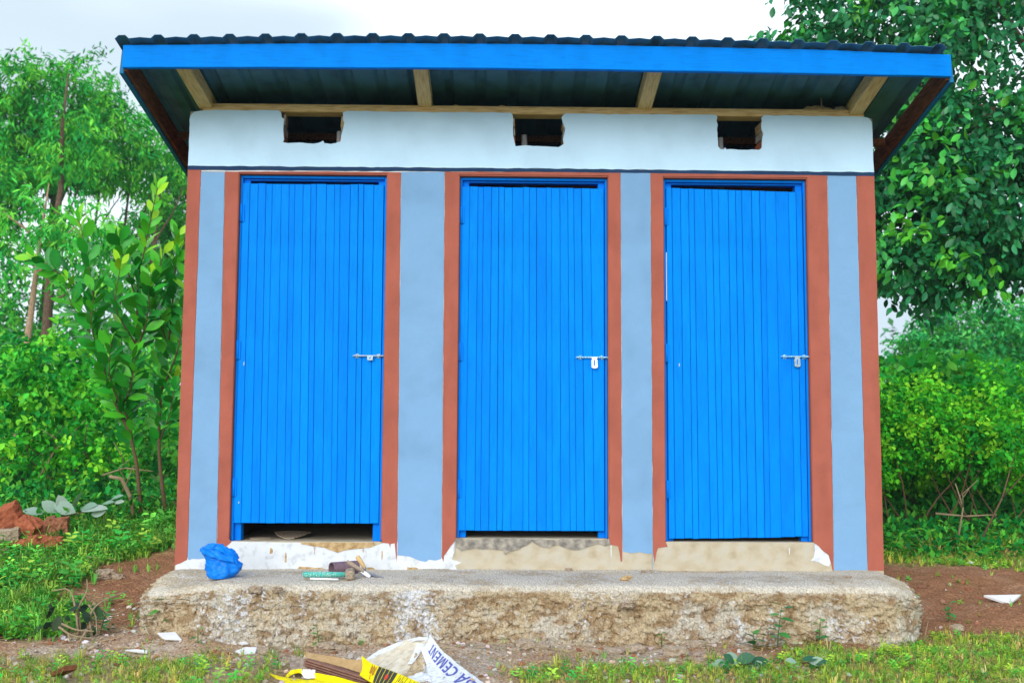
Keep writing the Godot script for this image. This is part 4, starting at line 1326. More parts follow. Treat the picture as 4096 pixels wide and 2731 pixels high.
	# ---- beyond the right hedge
	tree("round_tree", "rounded light green tree far beyond the right hedge", "tree", V(8.6, 0.45, -13.5), [V(8.6, 1.6, -13.5), V(8.5, 2.4, -13.5)], Vector2(0.14, 0.07), [],
		[[V(8.75, 2.95, -13.5), V(1.15, 0.85, 0.9), 330], [V(7.85, 2.5, -13.4), V(0.75, 0.6, 0.6), 160], [V(9.8, 2.6, -13.5), V(1.0, 0.9, 0.8), 170], [V(8.7, 1.9, -13.2), V(1.6, 0.7, 0.8), 230]],
		small, M.leaf, M.bark, 16, 0.26, Vector2(0.09, 0.16), 0.3, [Color(0.04, 0.33, 0.07), Color(0.09, 0.42, 0.08), Color(0.02, 0.26, 0.07)], 402, "", 0.3)


# The leaves that show largest become parts of their own; the rest of the crown stays one mass.
func split_leaves(o: Node3D, leaf: Mesh, m: Material, xfs: Array, cols: Array, n: int) -> void:
	var eye := V(0.0, 1.03, 5.976)
	var order := []
	for i in xfs.size():
		var d: Vector3 = xfs[i].origin - eye
		var side := absf(d.x / -d.z)
		order.append([d.length() / xfs[i].basis.x.length() + (1000.0 if side > 0.49 or xfs[i].origin.x < 3.0 else 0.0), i])
	order.sort_custom(func(a, b): return a[0] < b[0])
	var mats := []
	for c in [Color(0.012, 0.135, 0.045), Color(0.018, 0.19, 0.05), Color(0.04, 0.29, 0.045), Color(0.10, 0.45, 0.03)]:
		mats.append(leaf_color_mat(c.linear_to_srgb(), 0.38))
	var rest_x := []
	var rest_c := []
	for k in order.size():
		var i: int = order[k][1]
		if k < n:
			var g: float = cols[i].g
			var p := part("leaf", leaf, mats[0 if g < 0.17 else 1 if g < 0.26 else 2 if g < 0.40 else 3], o)
			p.transform = Transform3D(xfs[i].basis, xfs[i].origin - o.position)
		else:
			rest_x.append(xfs[i])
			rest_c.append(cols[i])
	multi("crown", leaf, m, rest_x, rest_c, o)


func bush(called: String, label: String, category: String, foot: Vector3, blobs: Array, stems: int, leaf: Mesh, per: int, spray: float, size: Vector2, droop: float, tones: Array, seed_: int, group := "", inner := 0.3) -> void:
	var r := rgen(seed_)
	var limbs := []
	for i in stems:
		var b: Array = blobs[r.randi() % blobs.size()]
		var a := foot + V(r.randf_range(-0.35, 0.35), 0.0, r.randf_range(-0.15, 0.15))
		limbs.append([a, b[0] + rdir(r) * b[1] * 0.7, r.randf_range(0.005, 0.009), 0.003])
	tree(called, label, category, foot, [], Vector2(0.1, 0.1), limbs, blobs, leaf, M.leaf, M.twig, per, spray, size, droop, tones, seed_ + 1, group, inner)


func build_hedges() -> void:
	var oval := leaf_mesh(1.0, 0.62, 0.25, 0.15, 3, 0.42)
	var small := leaf_mesh(1.0, 0.5, 0.2, 0.15, 2, 0.45)
	var vine := [Color(0.022, 0.28, 0.026), Color(0.055, 0.38, 0.03), Color(0.010, 0.19, 0.026), Color(0.13, 0.48, 0.032)]
	# ---- left: a tangle of climbers in front of the wood
	bush("climber_bush", "leafy mound of climbers at the left edge above the brick heap", "bush", V(-4.15, 0.48, -3.4), [[V(-4.2, 1.45, -3.4), V(0.55, 0.48, 0.35), 95], [V(-4.15, 0.95, -3.3), V(0.55, 0.5, 0.4), 85]], 7, oval, 14, 0.16, Vector2(0.045, 0.085), 0.4, vine, 501, "climbers in the left hedge")
	bush("climber_bush", "bright topped climber bush in front of the thick gum trunk", "bush", V(-3.75, 0.48, -3.1), [[V(-3.72, 1.55, -3.1), V(0.36, 0.34, 0.3), 60], [V(-3.66, 1.1, -3.05), V(0.45, 0.5, 0.35), 65]], 8, oval, 14, 0.15, Vector2(0.045, 0.08), 0.4, vine, 503, "climbers in the left hedge")
	bush("climber_bush", "darker tangle of climbers low beside the sapling stems", "bush", V(-3.25, 0.48, -3.0), [[V(-3.3, 1.0, -3.0), V(0.32, 0.42, 0.3), 50], [V(-3.45, 0.75, -2.8), V(0.45, 0.25, 0.3), 50]], 9, oval, 13, 0.14, Vector2(0.04, 0.07), 0.4, HEDGE, 505, "climbers in the left hedge")
	bush("shrub", "dark shrub behind the sapling against the left wall", "bush", V(-3.1, 0.5, -4.3), [[V(-3.0, 1.0, -4.3), V(0.75, 0.6, 0.35), 150], [V(-4.3, 1.0, -4.8), V(0.9, 0.55, 0.4), 120]], 6, oval, 13, 0.18, Vector2(0.05, 0.09), 0.4, [Color(0.03, 0.28, 0.03), Color(0.07, 0.36, 0.035), Color(0.01, 0.18, 0.03)], 507)
	bush("yellow_shrub", "yellowish grassy shrub showing between the hedge and the sapling", "bush", V(-4.2, 0.5, -6.2), [[V(-4.1, 1.15, -6.2), V(1.1, 0.55, 0.4), 130], [V(-5.4, 1.2, -6.6), V(0.9, 0.6, 0.4), 90]], 4, small, 13, 0.2, Vector2(0.06, 0.11), 0.3, [Color(0.15, 0.45, 0.04), Color(0.06, 0.34, 0.04)], 509)
	# ---- right: hedge with a dark hollow under it
	bush("hedge_bush", "dense green hedge bush close beside the right corner of the building", "bush", V(2.95, 0.36, -2.5), [[V(2.95, 1.12, -2.6), V(0.42, 0.40, 0.35), 150], [V(2.82, 0.98, -2.5), V(0.33, 0.34, 0.3), 80]], 5, oval, 24, 0.14, Vector2(0.026, 0.055), 0.4, HEDGE, 601, "bushes of the right hedge")
	bush("hedge_bush", "broad green hedge bush over the dark hollow at right", "bush", V(3.6, 0.36, -2.5), [[V(3.55, 1.18, -2.6), V(0.5, 0.36, 0.4), 170], [V(3.5, 1.08, -2.45), V(0.5, 0.20, 0.3), 110]], 7, oval, 24, 0.15, Vector2(0.026, 0.055), 0.4, HEDGE, 603, "bushes of the right hedge")
	bush("hedge_bush", "hedge bush at the right edge with bare hanging stems", "bush", V(4.2, 0.34, -2.3), [[V(4.15, 1.16, -2.4), V(0.5, 0.5, 0.4), 160], [V(4.1, 0.98, -2.2), V(0.4, 0.3, 0.3), 60]], 7, oval, 24, 0.15, Vector2(0.026, 0.055), 0.4, HEDGE, 605, "bushes of the right hedge")
	bush("hollow_shrub", "leafy shrub roofing the hollow under the right hedge", "bush", V(3.9, 0.4, -4.0), [[V(3.3, 1.05, -3.3), V(0.75, 0.30, 0.45), 200], [V(4.5, 1.05, -3.3), V(0.8, 0.34, 0.5), 200], [V(3.9, 0.95, -4.2), V(1.5, 0.5, 0.3), 260], [V(4.0, 0.75, -5.0), V(2.0, 0.42, 0.35), 330]], 6, oval, 14, 0.16, Vector2(0.05, 0.09), 0.4, HEDGE, 607)
	bush("pale_shrub", "pale green broad leaved shrub behind the right hedge", "bush", V(4.0, 0.4, -4.8), [[V(3.75, 1.45, -4.8), V(0.6, 0.38, 0.35), 130], [V(4.6, 1.5, -4.9), V(0.6, 0.35, 0.35), 120], [V(3.9, 1.05, -4.7), V(0.9, 0.4, 0.35), 90]], 5, oval, 13, 0.2, Vector2(0.07, 0.13), 0.3, [Color(0.06, 0.42, 0.05), Color(0.13, 0.50, 0.06), Color(0.02, 0.32, 0.05)], 609)
	bush("feathery_shrub", "feathery blue green shrub in front of the round tree", "bush", V(6.2, 0.42, -7.6), [[V(5.9, 1.7, -7.6), V(0.55, 0.40, 0.4), 110], [V(7.0, 1.6, -7.6), V(0.7, 0.40, 0.4), 110], [V(6.2, 1.1, -7.5), V(1.2, 0.6, 0.4), 120]], 4, small, 15, 0.2, Vector2(0.05, 0.10), 0.0, [Color(0.02, 0.32, 0.08), Color(0.06, 0.40, 0.09)], 611)
	# low green growth at the foot of the right hedge and behind the brick heap on the left, too thick to count
	var r := rgen(620)
	var xfs := []
	var cols := []
	for i in 13000:
		var left := i % 2 == 0 and i < 9000
		var deep := i >= 9000
		var x := r.randf_range(-4.2, -2.35) if left else (r.randf_range(2.4, 6.5) if deep else r.randf_range(2.2, 4.4))
		var z := r.randf_range(-3.4, -1.35) if left else (r.randf_range(-6.0, -2.7) if deep else r.randf_range(-2.6, -0.95))
		if left and z > -1.6 - 0.45 * (x + 3.2) and x > -2.9:
			continue
		if not left and not deep and (z > -1.15 - 0.22 * (x - 2.2) + 0.25 * fine.get_noise_2d(x * 4.0, 3.0) or greenness(x, z) < 0.1):
			continue
		var hgt := r.randf() * (0.20 if left else 0.12 if deep else 0.06) * smooth(-1.2 if left else -0.9, -2.0, z)
		var p := V(x, ground_at(x, z) + hgt + 0.01, z)
		xfs.append(leaf_xf(p, rdir(r) + V(0, 0.25, 0.2), V(0, 1, 0) + rdir(r) * 0.5, r.randf_range(0.045, 0.085) * (1.5 if deep else 1.0)))
		cols.append(tone([Color(0.015, 0.24, 0.035), Color(0.035, 0.31, 0.04), Color(0.10, 0.42, 0.04), Color(0.006, 0.15, 0.03)][r.randi() % 4], r, 0.3, 1.0))
	var o := multi("ground_cover", small, M.leaf, xfs, cols, self)
	o.set_meta("label", "low broad leaved growth along the foot of both hedges")
	o.set_meta("category", "undergrowth")
	# bare grey sticks and dead stems at the feet of the hedges
	var rs := rgen(622)
	var sticks := [
		[[V(3.30, 0.36, -1.75), V(3.36, 0.55, -1.8), V(3.33, 0.72, -1.85)], "pale forked dead stem standing before the hollow at right"],
		[[V(3.20, 0.50, -1.9), V(3.4, 0.485, -1.85), V(3.6, 0.50, -1.8)], "short pale stick lying across the hollow at right"],
		[[V(3.45, 0.35, -1.7), V(3.62, 0.62, -1.75), V(3.85, 0.95, -2.0)], "bare brown stem leaning up into the hedge at right edge"],
		[[V(2.65, 0.40, -2.25), V(2.70, 0.8, -2.28), V(2.66, 1.25, -2.3)], "brown bare stem rising close to the right corner"],
		[[V(-3.05, 0.72, -2.5), V(-2.85, 0.78, -2.4), V(-2.6, 0.76, -2.3)], "grey dead branch lying across the sapling stems"],
		[[V(-2.88, 0.55, -2.4), V(-2.83, 0.68, -2.42), V(-2.78, 0.80, -2.4)], "short grey stump of dead branch left of the sapling"],
		[[V(-3.7, 0.62, -2.8), V(-3.55, 0.9, -2.8), V(-3.35, 1.15, -2.9)], "grey dead branch rising through the left hedge"],
	]
	for s in sticks:
		var pts: Array = s[0]
		var rad := []
		for k in pts.size():
			rad.append(lerpf(0.0085, 0.004, float(k) / (pts.size() - 1)))
		var st := st_new(false)
		add_tube(st, pts, rad, 7)
		var mid: Vector3 = pts[1]
		add_tube(st, [mid, mid + V(rs.randf_range(-0.12, 0.12), 0.10, 0.05), mid + V(rs.randf_range(-0.2, 0.2), 0.2, 0.08)], [0.005, 0.004, 0.002], 6)
		tag(part("dead_stem", done(st), M.dry_stem if s[1].begins_with("pale") or s[1].begins_with("short pale") or s[1].contains("grey") else M.twig, self), s[1], "dead branch", "dead stems at the feet of the hedges")


func build_sapling() -> void:
	var r := rgen(700)
	var foot := V(-2.55, ground_at(-2.55, -2.0), -2.0)
	var o := thing("guava_sapling", "young guava sapling with large glossy leaves beside the left wall", "sapling", foot)
	var z := -2.0
	var br := [
		[[-2.573, 0.414, 0.0, -2.600, 0.62, 0.0, -2.629, 0.839, 0.0, -2.674, 1.029, 0.0, -2.670, 1.347, 0.02, -2.645, 1.798, 0.05, -2.636, 2.155, 0.08, -2.582, 2.449, 0.1, -2.509, 2.845, 0.12], 0.020, 0.30],
		[[-2.674, 1.029, 0.0, -2.807, 1.347, 0.08, -2.871, 1.603, 0.12, -2.918, 1.990, 0.16, -2.973, 2.315, 0.2, -3.039, 2.609, 0.22], 0.014, 0.12],
		[[-2.904, 1.860, 0.14, -3.068, 2.119, 0.2, -3.200, 2.215, 0.24, -3.325, 2.296, 0.28], 0.008, 0.15],
		[[-2.432, 0.446, -0.1, -2.495, 0.903, -0.1, -2.489, 1.349, -0.08, -2.431, 1.799, -0.05, -2.396, 2.189, 0.0, -2.375, 2.517, 0.0], 0.018, 0.22],
		[[-2.871, 1.603, 0.12, -2.895, 1.796, 0.26, -2.872, 2.053, 0.3], 0.007, 0.1],
		[[-2.640, 1.992, 0.06, -2.722, 2.317, 0.16, -2.759, 2.478, 0.2], 0.007, 0.1],
		[[-2.664, 1.604, 0.03, -2.545, 1.863, 0.14, -2.508, 2.188, 0.2], 0.008, 0.1],
		[[-2.489, 1.349, -0.08, -2.36, 1.62, 0.02, -2.30, 1.9, 0.05, -2.29, 2.25, 0.05], 0.008, 0.1],
		[[-2.674, 1.1, 0.0, -2.76, 1.42, 0.22, -2.74, 1.72, 0.3], 0.007, 0.1],
		[[-2.49, 1.0, -0.1, -2.38, 1.2, 0.05, -2.33, 1.45, 0.1], 0.006, 0.2],
		[[-2.75, 1.2, 0.05, -2.62, 1.38, 0.2, -2.58, 1.62, 0.26], 0.006, 0.1],
		[[-2.655, 1.70, 0.04, -2.74, 1.95, 0.22, -2.70, 2.25, 0.28], 0.006, 0.1],
		[[-2.44, 1.70, -0.05, -2.50, 2.0, 0.12, -2.44, 2.35, 0.16], 0.006, 0.1],
		[[-2.90, 1.85, 0.14, -3.02, 1.92, 0.26, -3.08, 2.10, 0.3], 0.005, 0.15],
		[[-2.67, 1.35, 0.02, -2.78, 1.55, -0.12, -2.84, 1.85, -0.14], 0.006, 0.1],
	]
	var meshes := [leaf_mesh(1.0, 0.45, 0.16, 0.10, 6, 0.52), leaf_mesh(1.0, 0.41, 0.26, 0.22, 6, 0.5), leaf_mesh(1.0, 0.48, 0.10, -0.06, 6, 0.54)]
	var tones := []
	for c in [Color(0.018, 0.30, 0.035), Color(0.03, 0.40, 0.034), Color(0.08, 0.52, 0.026), Color(0.22, 0.66, 0.022), Color(0.38, 0.76, 0.03)]:
		tones.append(leaf_color_mat(c.linear_to_srgb(), 0.36))
	for bi in br.size():
		var flat: Array = br[bi][0]
		var ctrl := []
		for i in range(0, flat.size(), 3):
			ctrl.append(V(flat[i], flat[i + 1], z + flat[i + 2]))
		var pts := []
		var rad := []
		var n := 26
		var total := 0.0
		for i in n + 1:
			var t := float(i) / n
			pts.append(along(ctrl, t))
			rad.append(lerpf(br[bi][1], 0.0028, pow(t, 0.7)))
			if i:
				total += pts[i].distance_to(pts[i - 1])
		part("stem", tube_mesh(pts, rad, 8), M.twig, o)
		# opposite pairs of leaves, each pair turned a quarter from the last; the youngest at the tip stand up
		var step := 0.044
		var m := int(total * (1.0 - br[bi][2]) / step)
		for k in m + 1:
			var t: float = br[bi][2] + (1.0 - br[bi][2]) * float(k) / maxf(m, 1)
			var p := along(ctrl, t)
			var d := (along(ctrl, minf(t + 0.03, 1.0)) - along(ctrl, maxf(t - 0.03, 0.0))).normalized()
			var side := d.cross(V(0, 0, 1)).normalized()
			var fwd := side.cross(d).normalized()
			var ang := PI * 0.5 * k + r.randf_range(-0.35, 0.35)
			var tip := smooth(0.72, 1.0, t)
			for s in [0.0, PI]:
				if r.randf() < 0.12 and tip < 0.5:
					continue
				var out := side * cos(ang + s) + fwd * sin(ang + s)
				var dir := (out + d * lerpf(0.85, 1.7, tip) + V(0, r.randf_range(-0.2, 0.45), 0.1) * (1.0 - tip)).normalized()
				var sz := lerpf(r.randf_range(0.125, 0.18), r.randf_range(0.09, 0.14), tip)
				var which := clampi((r.randi() % 3) + int(tip * 2.6), 0, 4)   # the young leaves at each tip are yellower
				var lf := part("leaf", meshes[r.randi() % 3], tones[which], o)
				lf.transform = leaf_xf(p + out * 0.006 - o.position, dir, (d * 0.45 + V(0, 0.35, 0.55) + rdir(r) * 0.75).normalized(), sz)
	# the cut stump beside its foot
	part("stump", tube_mesh([V(-2.60, 0.40, -1.93), V(-2.64, 0.60, -1.92), V(-2.70, 0.72, -1.90), V(-2.78, 0.735, -1.88)], [0.016, 0.015, 0.015, 0.013], 8), M.dry_stem, o)


# ==================================================================== things on the slab
func build_tools() -> void:
	var y := 0.312
	# mallet: turquoise painted handle, grey iron head
	var h := thing("club_hammer", "club hammer with chipped turquoise handle lying on the slab edge", "hammer", V(-0.74, y, 0.41))
	part("handle", tube_mesh([V(-0.971, y + 0.020, 0.412), V(-0.966, y + 0.021, 0.412), V(-0.85, y + 0.0215, 0.41), V(-0.745, y + 0.022, 0.408)], [0.0125, 0.0155, 0.0150, 0.0125], 12), M.turquoise, h)
	var st := st_new()
	add_box(st, Transform3D(Basis.from_euler(V(0.06, 0.12, 0.04)), V(-0.735, y + 0.025, 0.408)), V(0.046, 0.047, 0.10), 0.009)
	part("head", done(st), M.stone, h)
	# cold chisel in front of it
	var c := thing("chisel", "thin rusty steel rod with white paint in front of the hammer handle", "chisel", V(-0.87, y, 0.46))
	part("shank", tube_mesh([V(-0.93, y + 0.006, 0.447), V(-0.86, y + 0.006, 0.458), V(-0.785, y + 0.005, 0.47)], [0.0052, 0.005, 0.005], 8), M.white_metal, c)
	part("tip", beam_mesh(V(-0.958, y + 0.006, 0.442), V(-0.93, y + 0.006, 0.447), 0.014, 0.006, 0.0015), M.rust, c)
	# offcut of purple-brown plastic pipe, open end towards the left
	var pp := thing("pipe_offcut", "purple brown plastic pipe offcut with dark open end behind the hammer", "pipe", V(-0.80, y, 0.22))
	var sp := st_new(false)
	var ax := V(1, 0.0, -0.75).normalized()
	var a := V(-0.850, y + 0.034, 0.27)
	var ring := func(at: Vector3, rad: float) -> Array:
		var out := []
		var s := ax.cross(Vector3.UP).normalized()
		for k in 20:
			out.append(at + (s * cos(TAU * k / 20) + s.cross(ax) * sin(TAU * k / 20)) * rad)
		return out
	var r0: Array = ring.call(a, 0.034)
	var r1: Array = ring.call(a + ax * 0.15, 0.033)
	var i0: Array = ring.call(a, 0.0305)
	var i1: Array = ring.call(a + ax * 0.15, 0.0295)
	for k in 20:
		var k2 := (k + 1) % 20
		quad_out(sp, r0[k], r0[k2], r1[k2], r1[k], a + ax * 0.07)
		var away: Vector3 = i0[k] * 2.0 - (a + ax * 0.07)
		quad_out(sp, i0[k], i0[k2], i1[k2], i1[k], away)
	sp.set_smooth_group(-1)
	for k in 20:
		var k2 := (k + 1) % 20
		quad_out(sp, r0[k], r0[k2], i0[k2], i0[k], a + ax)
		quad_out(sp, r1[k], r1[k2], i1[k2], i1[k], a)
	part("tube", done(sp), M.pvc_purple, pp)
	# trowel with a wooden handle
	var t := thing("trowel", "pointing trowel with wooden handle and paint smeared blade", "trowel", V(-0.62, y, 0.28))
	part("handle", tube_mesh([V(-0.722, y + 0.098, 0.255), V(-0.718, y + 0.094, 0.255), V(-0.70, y + 0.070, 0.26), V(-0.682, y + 0.043, 0.265), V(-0.678, y + 0.038, 0.266)], [0.006, 0.0125, 0.0125, 0.0105, 0.008], 12), M.handle_wood, t)
	part("ferrule", tube_mesh([V(-0.680, y + 0.041, 0.2655), V(-0.676, y + 0.030, 0.267)], [0.0092, 0.0088], 12), M.steel, t)
	part("tang", tube_mesh([V(-0.677, y + 0.031, 0.267), V(-0.672, y + 0.016, 0.27), V(-0.660, y + 0.010, 0.278)], [0.005, 0.0045, 0.004], 8), M.steel, t)
	var bl := sheet_mesh([[V(-0.690, y + 0.022, 0.30), V(-0.64, y + 0.012, 0.34), V(-0.600, y + 0.006, 0.372), V(-0.567, y + 0.003, 0.392)], [V(-0.668, y + 0.016, 0.262), V(-0.625, y + 0.012, 0.305), V(-0.59, y + 0.008, 0.352), V(-0.565, y + 0.004, 0.390)]], 10, 4, 0.0016, 0.0012, 30.0)
	part("blade", bl, M.steel, t)
	# old scraper lying over the pipe, caked in paint
	var s := thing("scraper", "paint caked scraper leaning over the pipe offcut", "scraper", V(-0.72, y, 0.30))
	part("grip", sheet_mesh([[V(-0.765, y + 0.080, 0.30), V(-0.735, y + 0.068, 0.31), V(-0.70, y + 0.048, 0.325), V(-0.672, y + 0.034, 0.335)], [V(-0.766, y + 0.066, 0.315), V(-0.738, y + 0.052, 0.325), V(-0.702, y + 0.036, 0.34), V(-0.675, y + 0.024, 0.348)]], 12, 4, 0.012, 0.003, 40.0), M.rust, s)
	part("blade", sheet_mesh([[V(-0.69, y + 0.040, 0.325), V(-0.655, y + 0.024, 0.345), V(-0.635, y + 0.010, 0.36)], [V(-0.69, y + 0.026, 0.345), V(-0.66, y + 0.010, 0.366), V(-0.64, y + 0.004, 0.378)]], 8, 4, 0.002, 0.001, 40.0), M.white_metal, s)
	# shard of roofing lying on the sill of the left stall
	var q := thing("flat_shard", "grey curved shard lying on the sill under the left door", "shard", V(-1.16, 0.458, -0.22))
	part("plate", sheet_mesh([[V(-1.26, 0.486, -0.28), V(-1.16, 0.490, -0.30), V(-1.05, 0.486, -0.28)], [V(-1.23, 0.476, -0.20), V(-1.16, 0.474, -0.20), V(-1.08, 0.476, -0.20)], [V(-1.18, 0.467, -0.13), V(-1.15, 0.463, -0.12), V(-1.12, 0.467, -0.13)]], 14, 10, 0.006, 0.001, 10.0, 0.0, Rect2(0, 0, 1, 1), 0.02), M.stone, q)
	tag(part("flat_shard", sheet_mesh([[V(-1.38, 0.463, -0.16), V(-1.30, 0.466, -0.17), V(-1.24, 0.463, -0.16)], [V(-1.36, 0.462, -0.11), V(-1.30, 0.463, -0.10), V(-1.25, 0.462, -0.12)]], 10, 5, 0.004, 0.001, 20.0, 0.0, Rect2(0, 0, 1, 1), 0.03), M.stone, self), "low flat scrap left of the curved shard under the left door", "shard")
	# crumbs of mortar on the slab
	var rm := rgen(771)
	var spots := [[0.655, 0.42, 0.014, "twin brown mortar crumb in the middle of the slab"], [0.68, 0.36, 0.017, "larger mortar crumb behind the twin crumb on the slab"], [0.64, 0.66, 0.024, "grey stone stuck in the slab face under the mortar crumbs"], [1.84, 0.30, 0.012, "small grey pebble near the right end of the slab"], [0.40, 0.03, 0.014, "dark mortar crumb against the wall under the middle door"], [0.80, 0.10, 0.012, "small mortar crumb against the wall below the third stripe"], [-1.17, 0.60, 0.022, "larger clod on the front edge of the slab at left"], [-1.06, 0.605, 0.018, "smaller clod on the front edge right of the larger clod"]]
	for i in spots.size():
		var e: Array = spots[i]
		var yy: float = 0.315 if e[1] < 0.5 else (0.225 if e[1] > 0.62 else 0.285)
		tag(part("crumb", lump_mesh(V(e[0], yy, e[1]), V(e[2] * 1.3, e[2] * 0.75, e[2]), i * 31, 0.7, 0.3), M.mortar_brown if i in [0, 1] else M.stone, self), e[3], "crumb", "crumbs of mortar on the slab")


func build_blue_bag() -> void:
	var base := V(-1.405, 0.312, 0.36)
	var o := thing("plastic_bag", "crumpled blue plastic bag slumped on the left end of the slab", "bag", base)
	# slumped body: outline of the bag in front view by height, depth rounder below
	var prof := [[0.0, -0.060, 0.072], [0.012, -0.068, 0.083], [0.035, -0.072, 0.112], [0.062, -0.075, 0.116], [0.088, -0.078, 0.094], [0.104, -0.086, 0.080], [0.120, -0.094, 0.076], [0.136, -0.090, 0.058], [0.148, -0.090, 0.030], [0.158, -0.070, 0.004], [0.170, -0.042, -0.004]]
	var rings := []
	var n := 56
	for j in 45:
		var t := j / 44.0 * (prof.size() - 1)
		var i := mini(int(t), prof.size() - 2)
		var f := t - i
		var yy: float = lerpf(prof[i][0], prof[i + 1][0], f)
		var xl: float = lerpf(prof[i][1], prof[i + 1][1], f)
		var xr: float = lerpf(prof[i][2], prof[i + 1][2], f)
		var dz := lerpf(0.075, 0.022, pow(yy / 0.17, 1.3))
		var ring := []
		for k in n:
			var a := TAU * k / n
			var c := V((xl + xr) * 0.46 + cos(a) * (xr - xl) * 0.45, yy, sin(a) * dz)
			var p := base + c
			var w := ridge.get_noise_3d(p.x * 14.0, p.y * 11.0, p.z * 14.0) * 0.013 + noise.get_noise_3d(p.x * 22.0, p.y * 16.0, p.z * 22.0) * 0.010
			if yy > 0.09:
				w += ridge.get_noise_3d(p.x * 20.0 + 7.0, p.y * 8.0, p.z * 20.0) * 0.012
			var nrm := V(cos(a), 0.15, sin(a) * 1.2).normalized()
			if yy < 0.008:
				w *= 0.3
			ring.append(p + nrm * w + V(0, noise.get_noise_3d(p.x * 15.0, 3.0, p.z * 15.0) * 0.02 * smooth(0.06, 0.17, yy), 0))
		rings.append(ring)
	var st := st_new(false)
	for j in 44:
		var mid: Vector3 = base + V(0, rings[j][0].y - base.y, 0)
		for k in n:
			quad_out(st, rings[j][k], rings[j][(k + 1) % n], rings[j + 1][(k + 1) % n], rings[j + 1][k], mid)
	var top_c := base + V(-0.02, 0.155, 0.0)
	for k in n:
		tri_out(st, rings[44][k], rings[44][(k + 1) % n], top_c, base)
		tri_out(st, rings[0][k], rings[0][(k + 1) % n], base + V(0, 0.001, 0), base + V(0, 1, 0))
	part("body", done(st), M.bag_blue, o)
	# the folded mouth: two loose flaps over the body
	part("flap", sheet_mesh([[base + V(-0.098, 0.152, 0.02), base + V(-0.06, 0.140, 0.05), base + V(0.0, 0.128, 0.062), base + V(0.075, 0.108, 0.05)], [base + V(-0.095, 0.140, 0.05), base + V(-0.055, 0.122, 0.075), base + V(0.01, 0.104, 0.084), base + V(0.085, 0.080, 0.06)]], 26, 8, 0.001, 0.008, 24.0, 0.0, Rect2(0, 0, 1, 1), 0.03), M.bag_blue, o)
	part("flap", sheet_mesh([[base + V(-0.05, 0.176, 0.0), base + V(0.0, 0.168, 0.01), base + V(0.05, 0.136, 0.02), base + V(0.09, 0.098, 0.02)], [base + V(-0.062, 0.150, 0.03), base + V(0.0, 0.140, 0.045), base + V(0.05, 0.115, 0.055), base + V(0.098, 0.072, 0.05)]], 26, 8, 0.001, 0.008, 24.0, 0.0, Rect2(0, 0, 1, 1), 0.03), M.bag_blue, o)


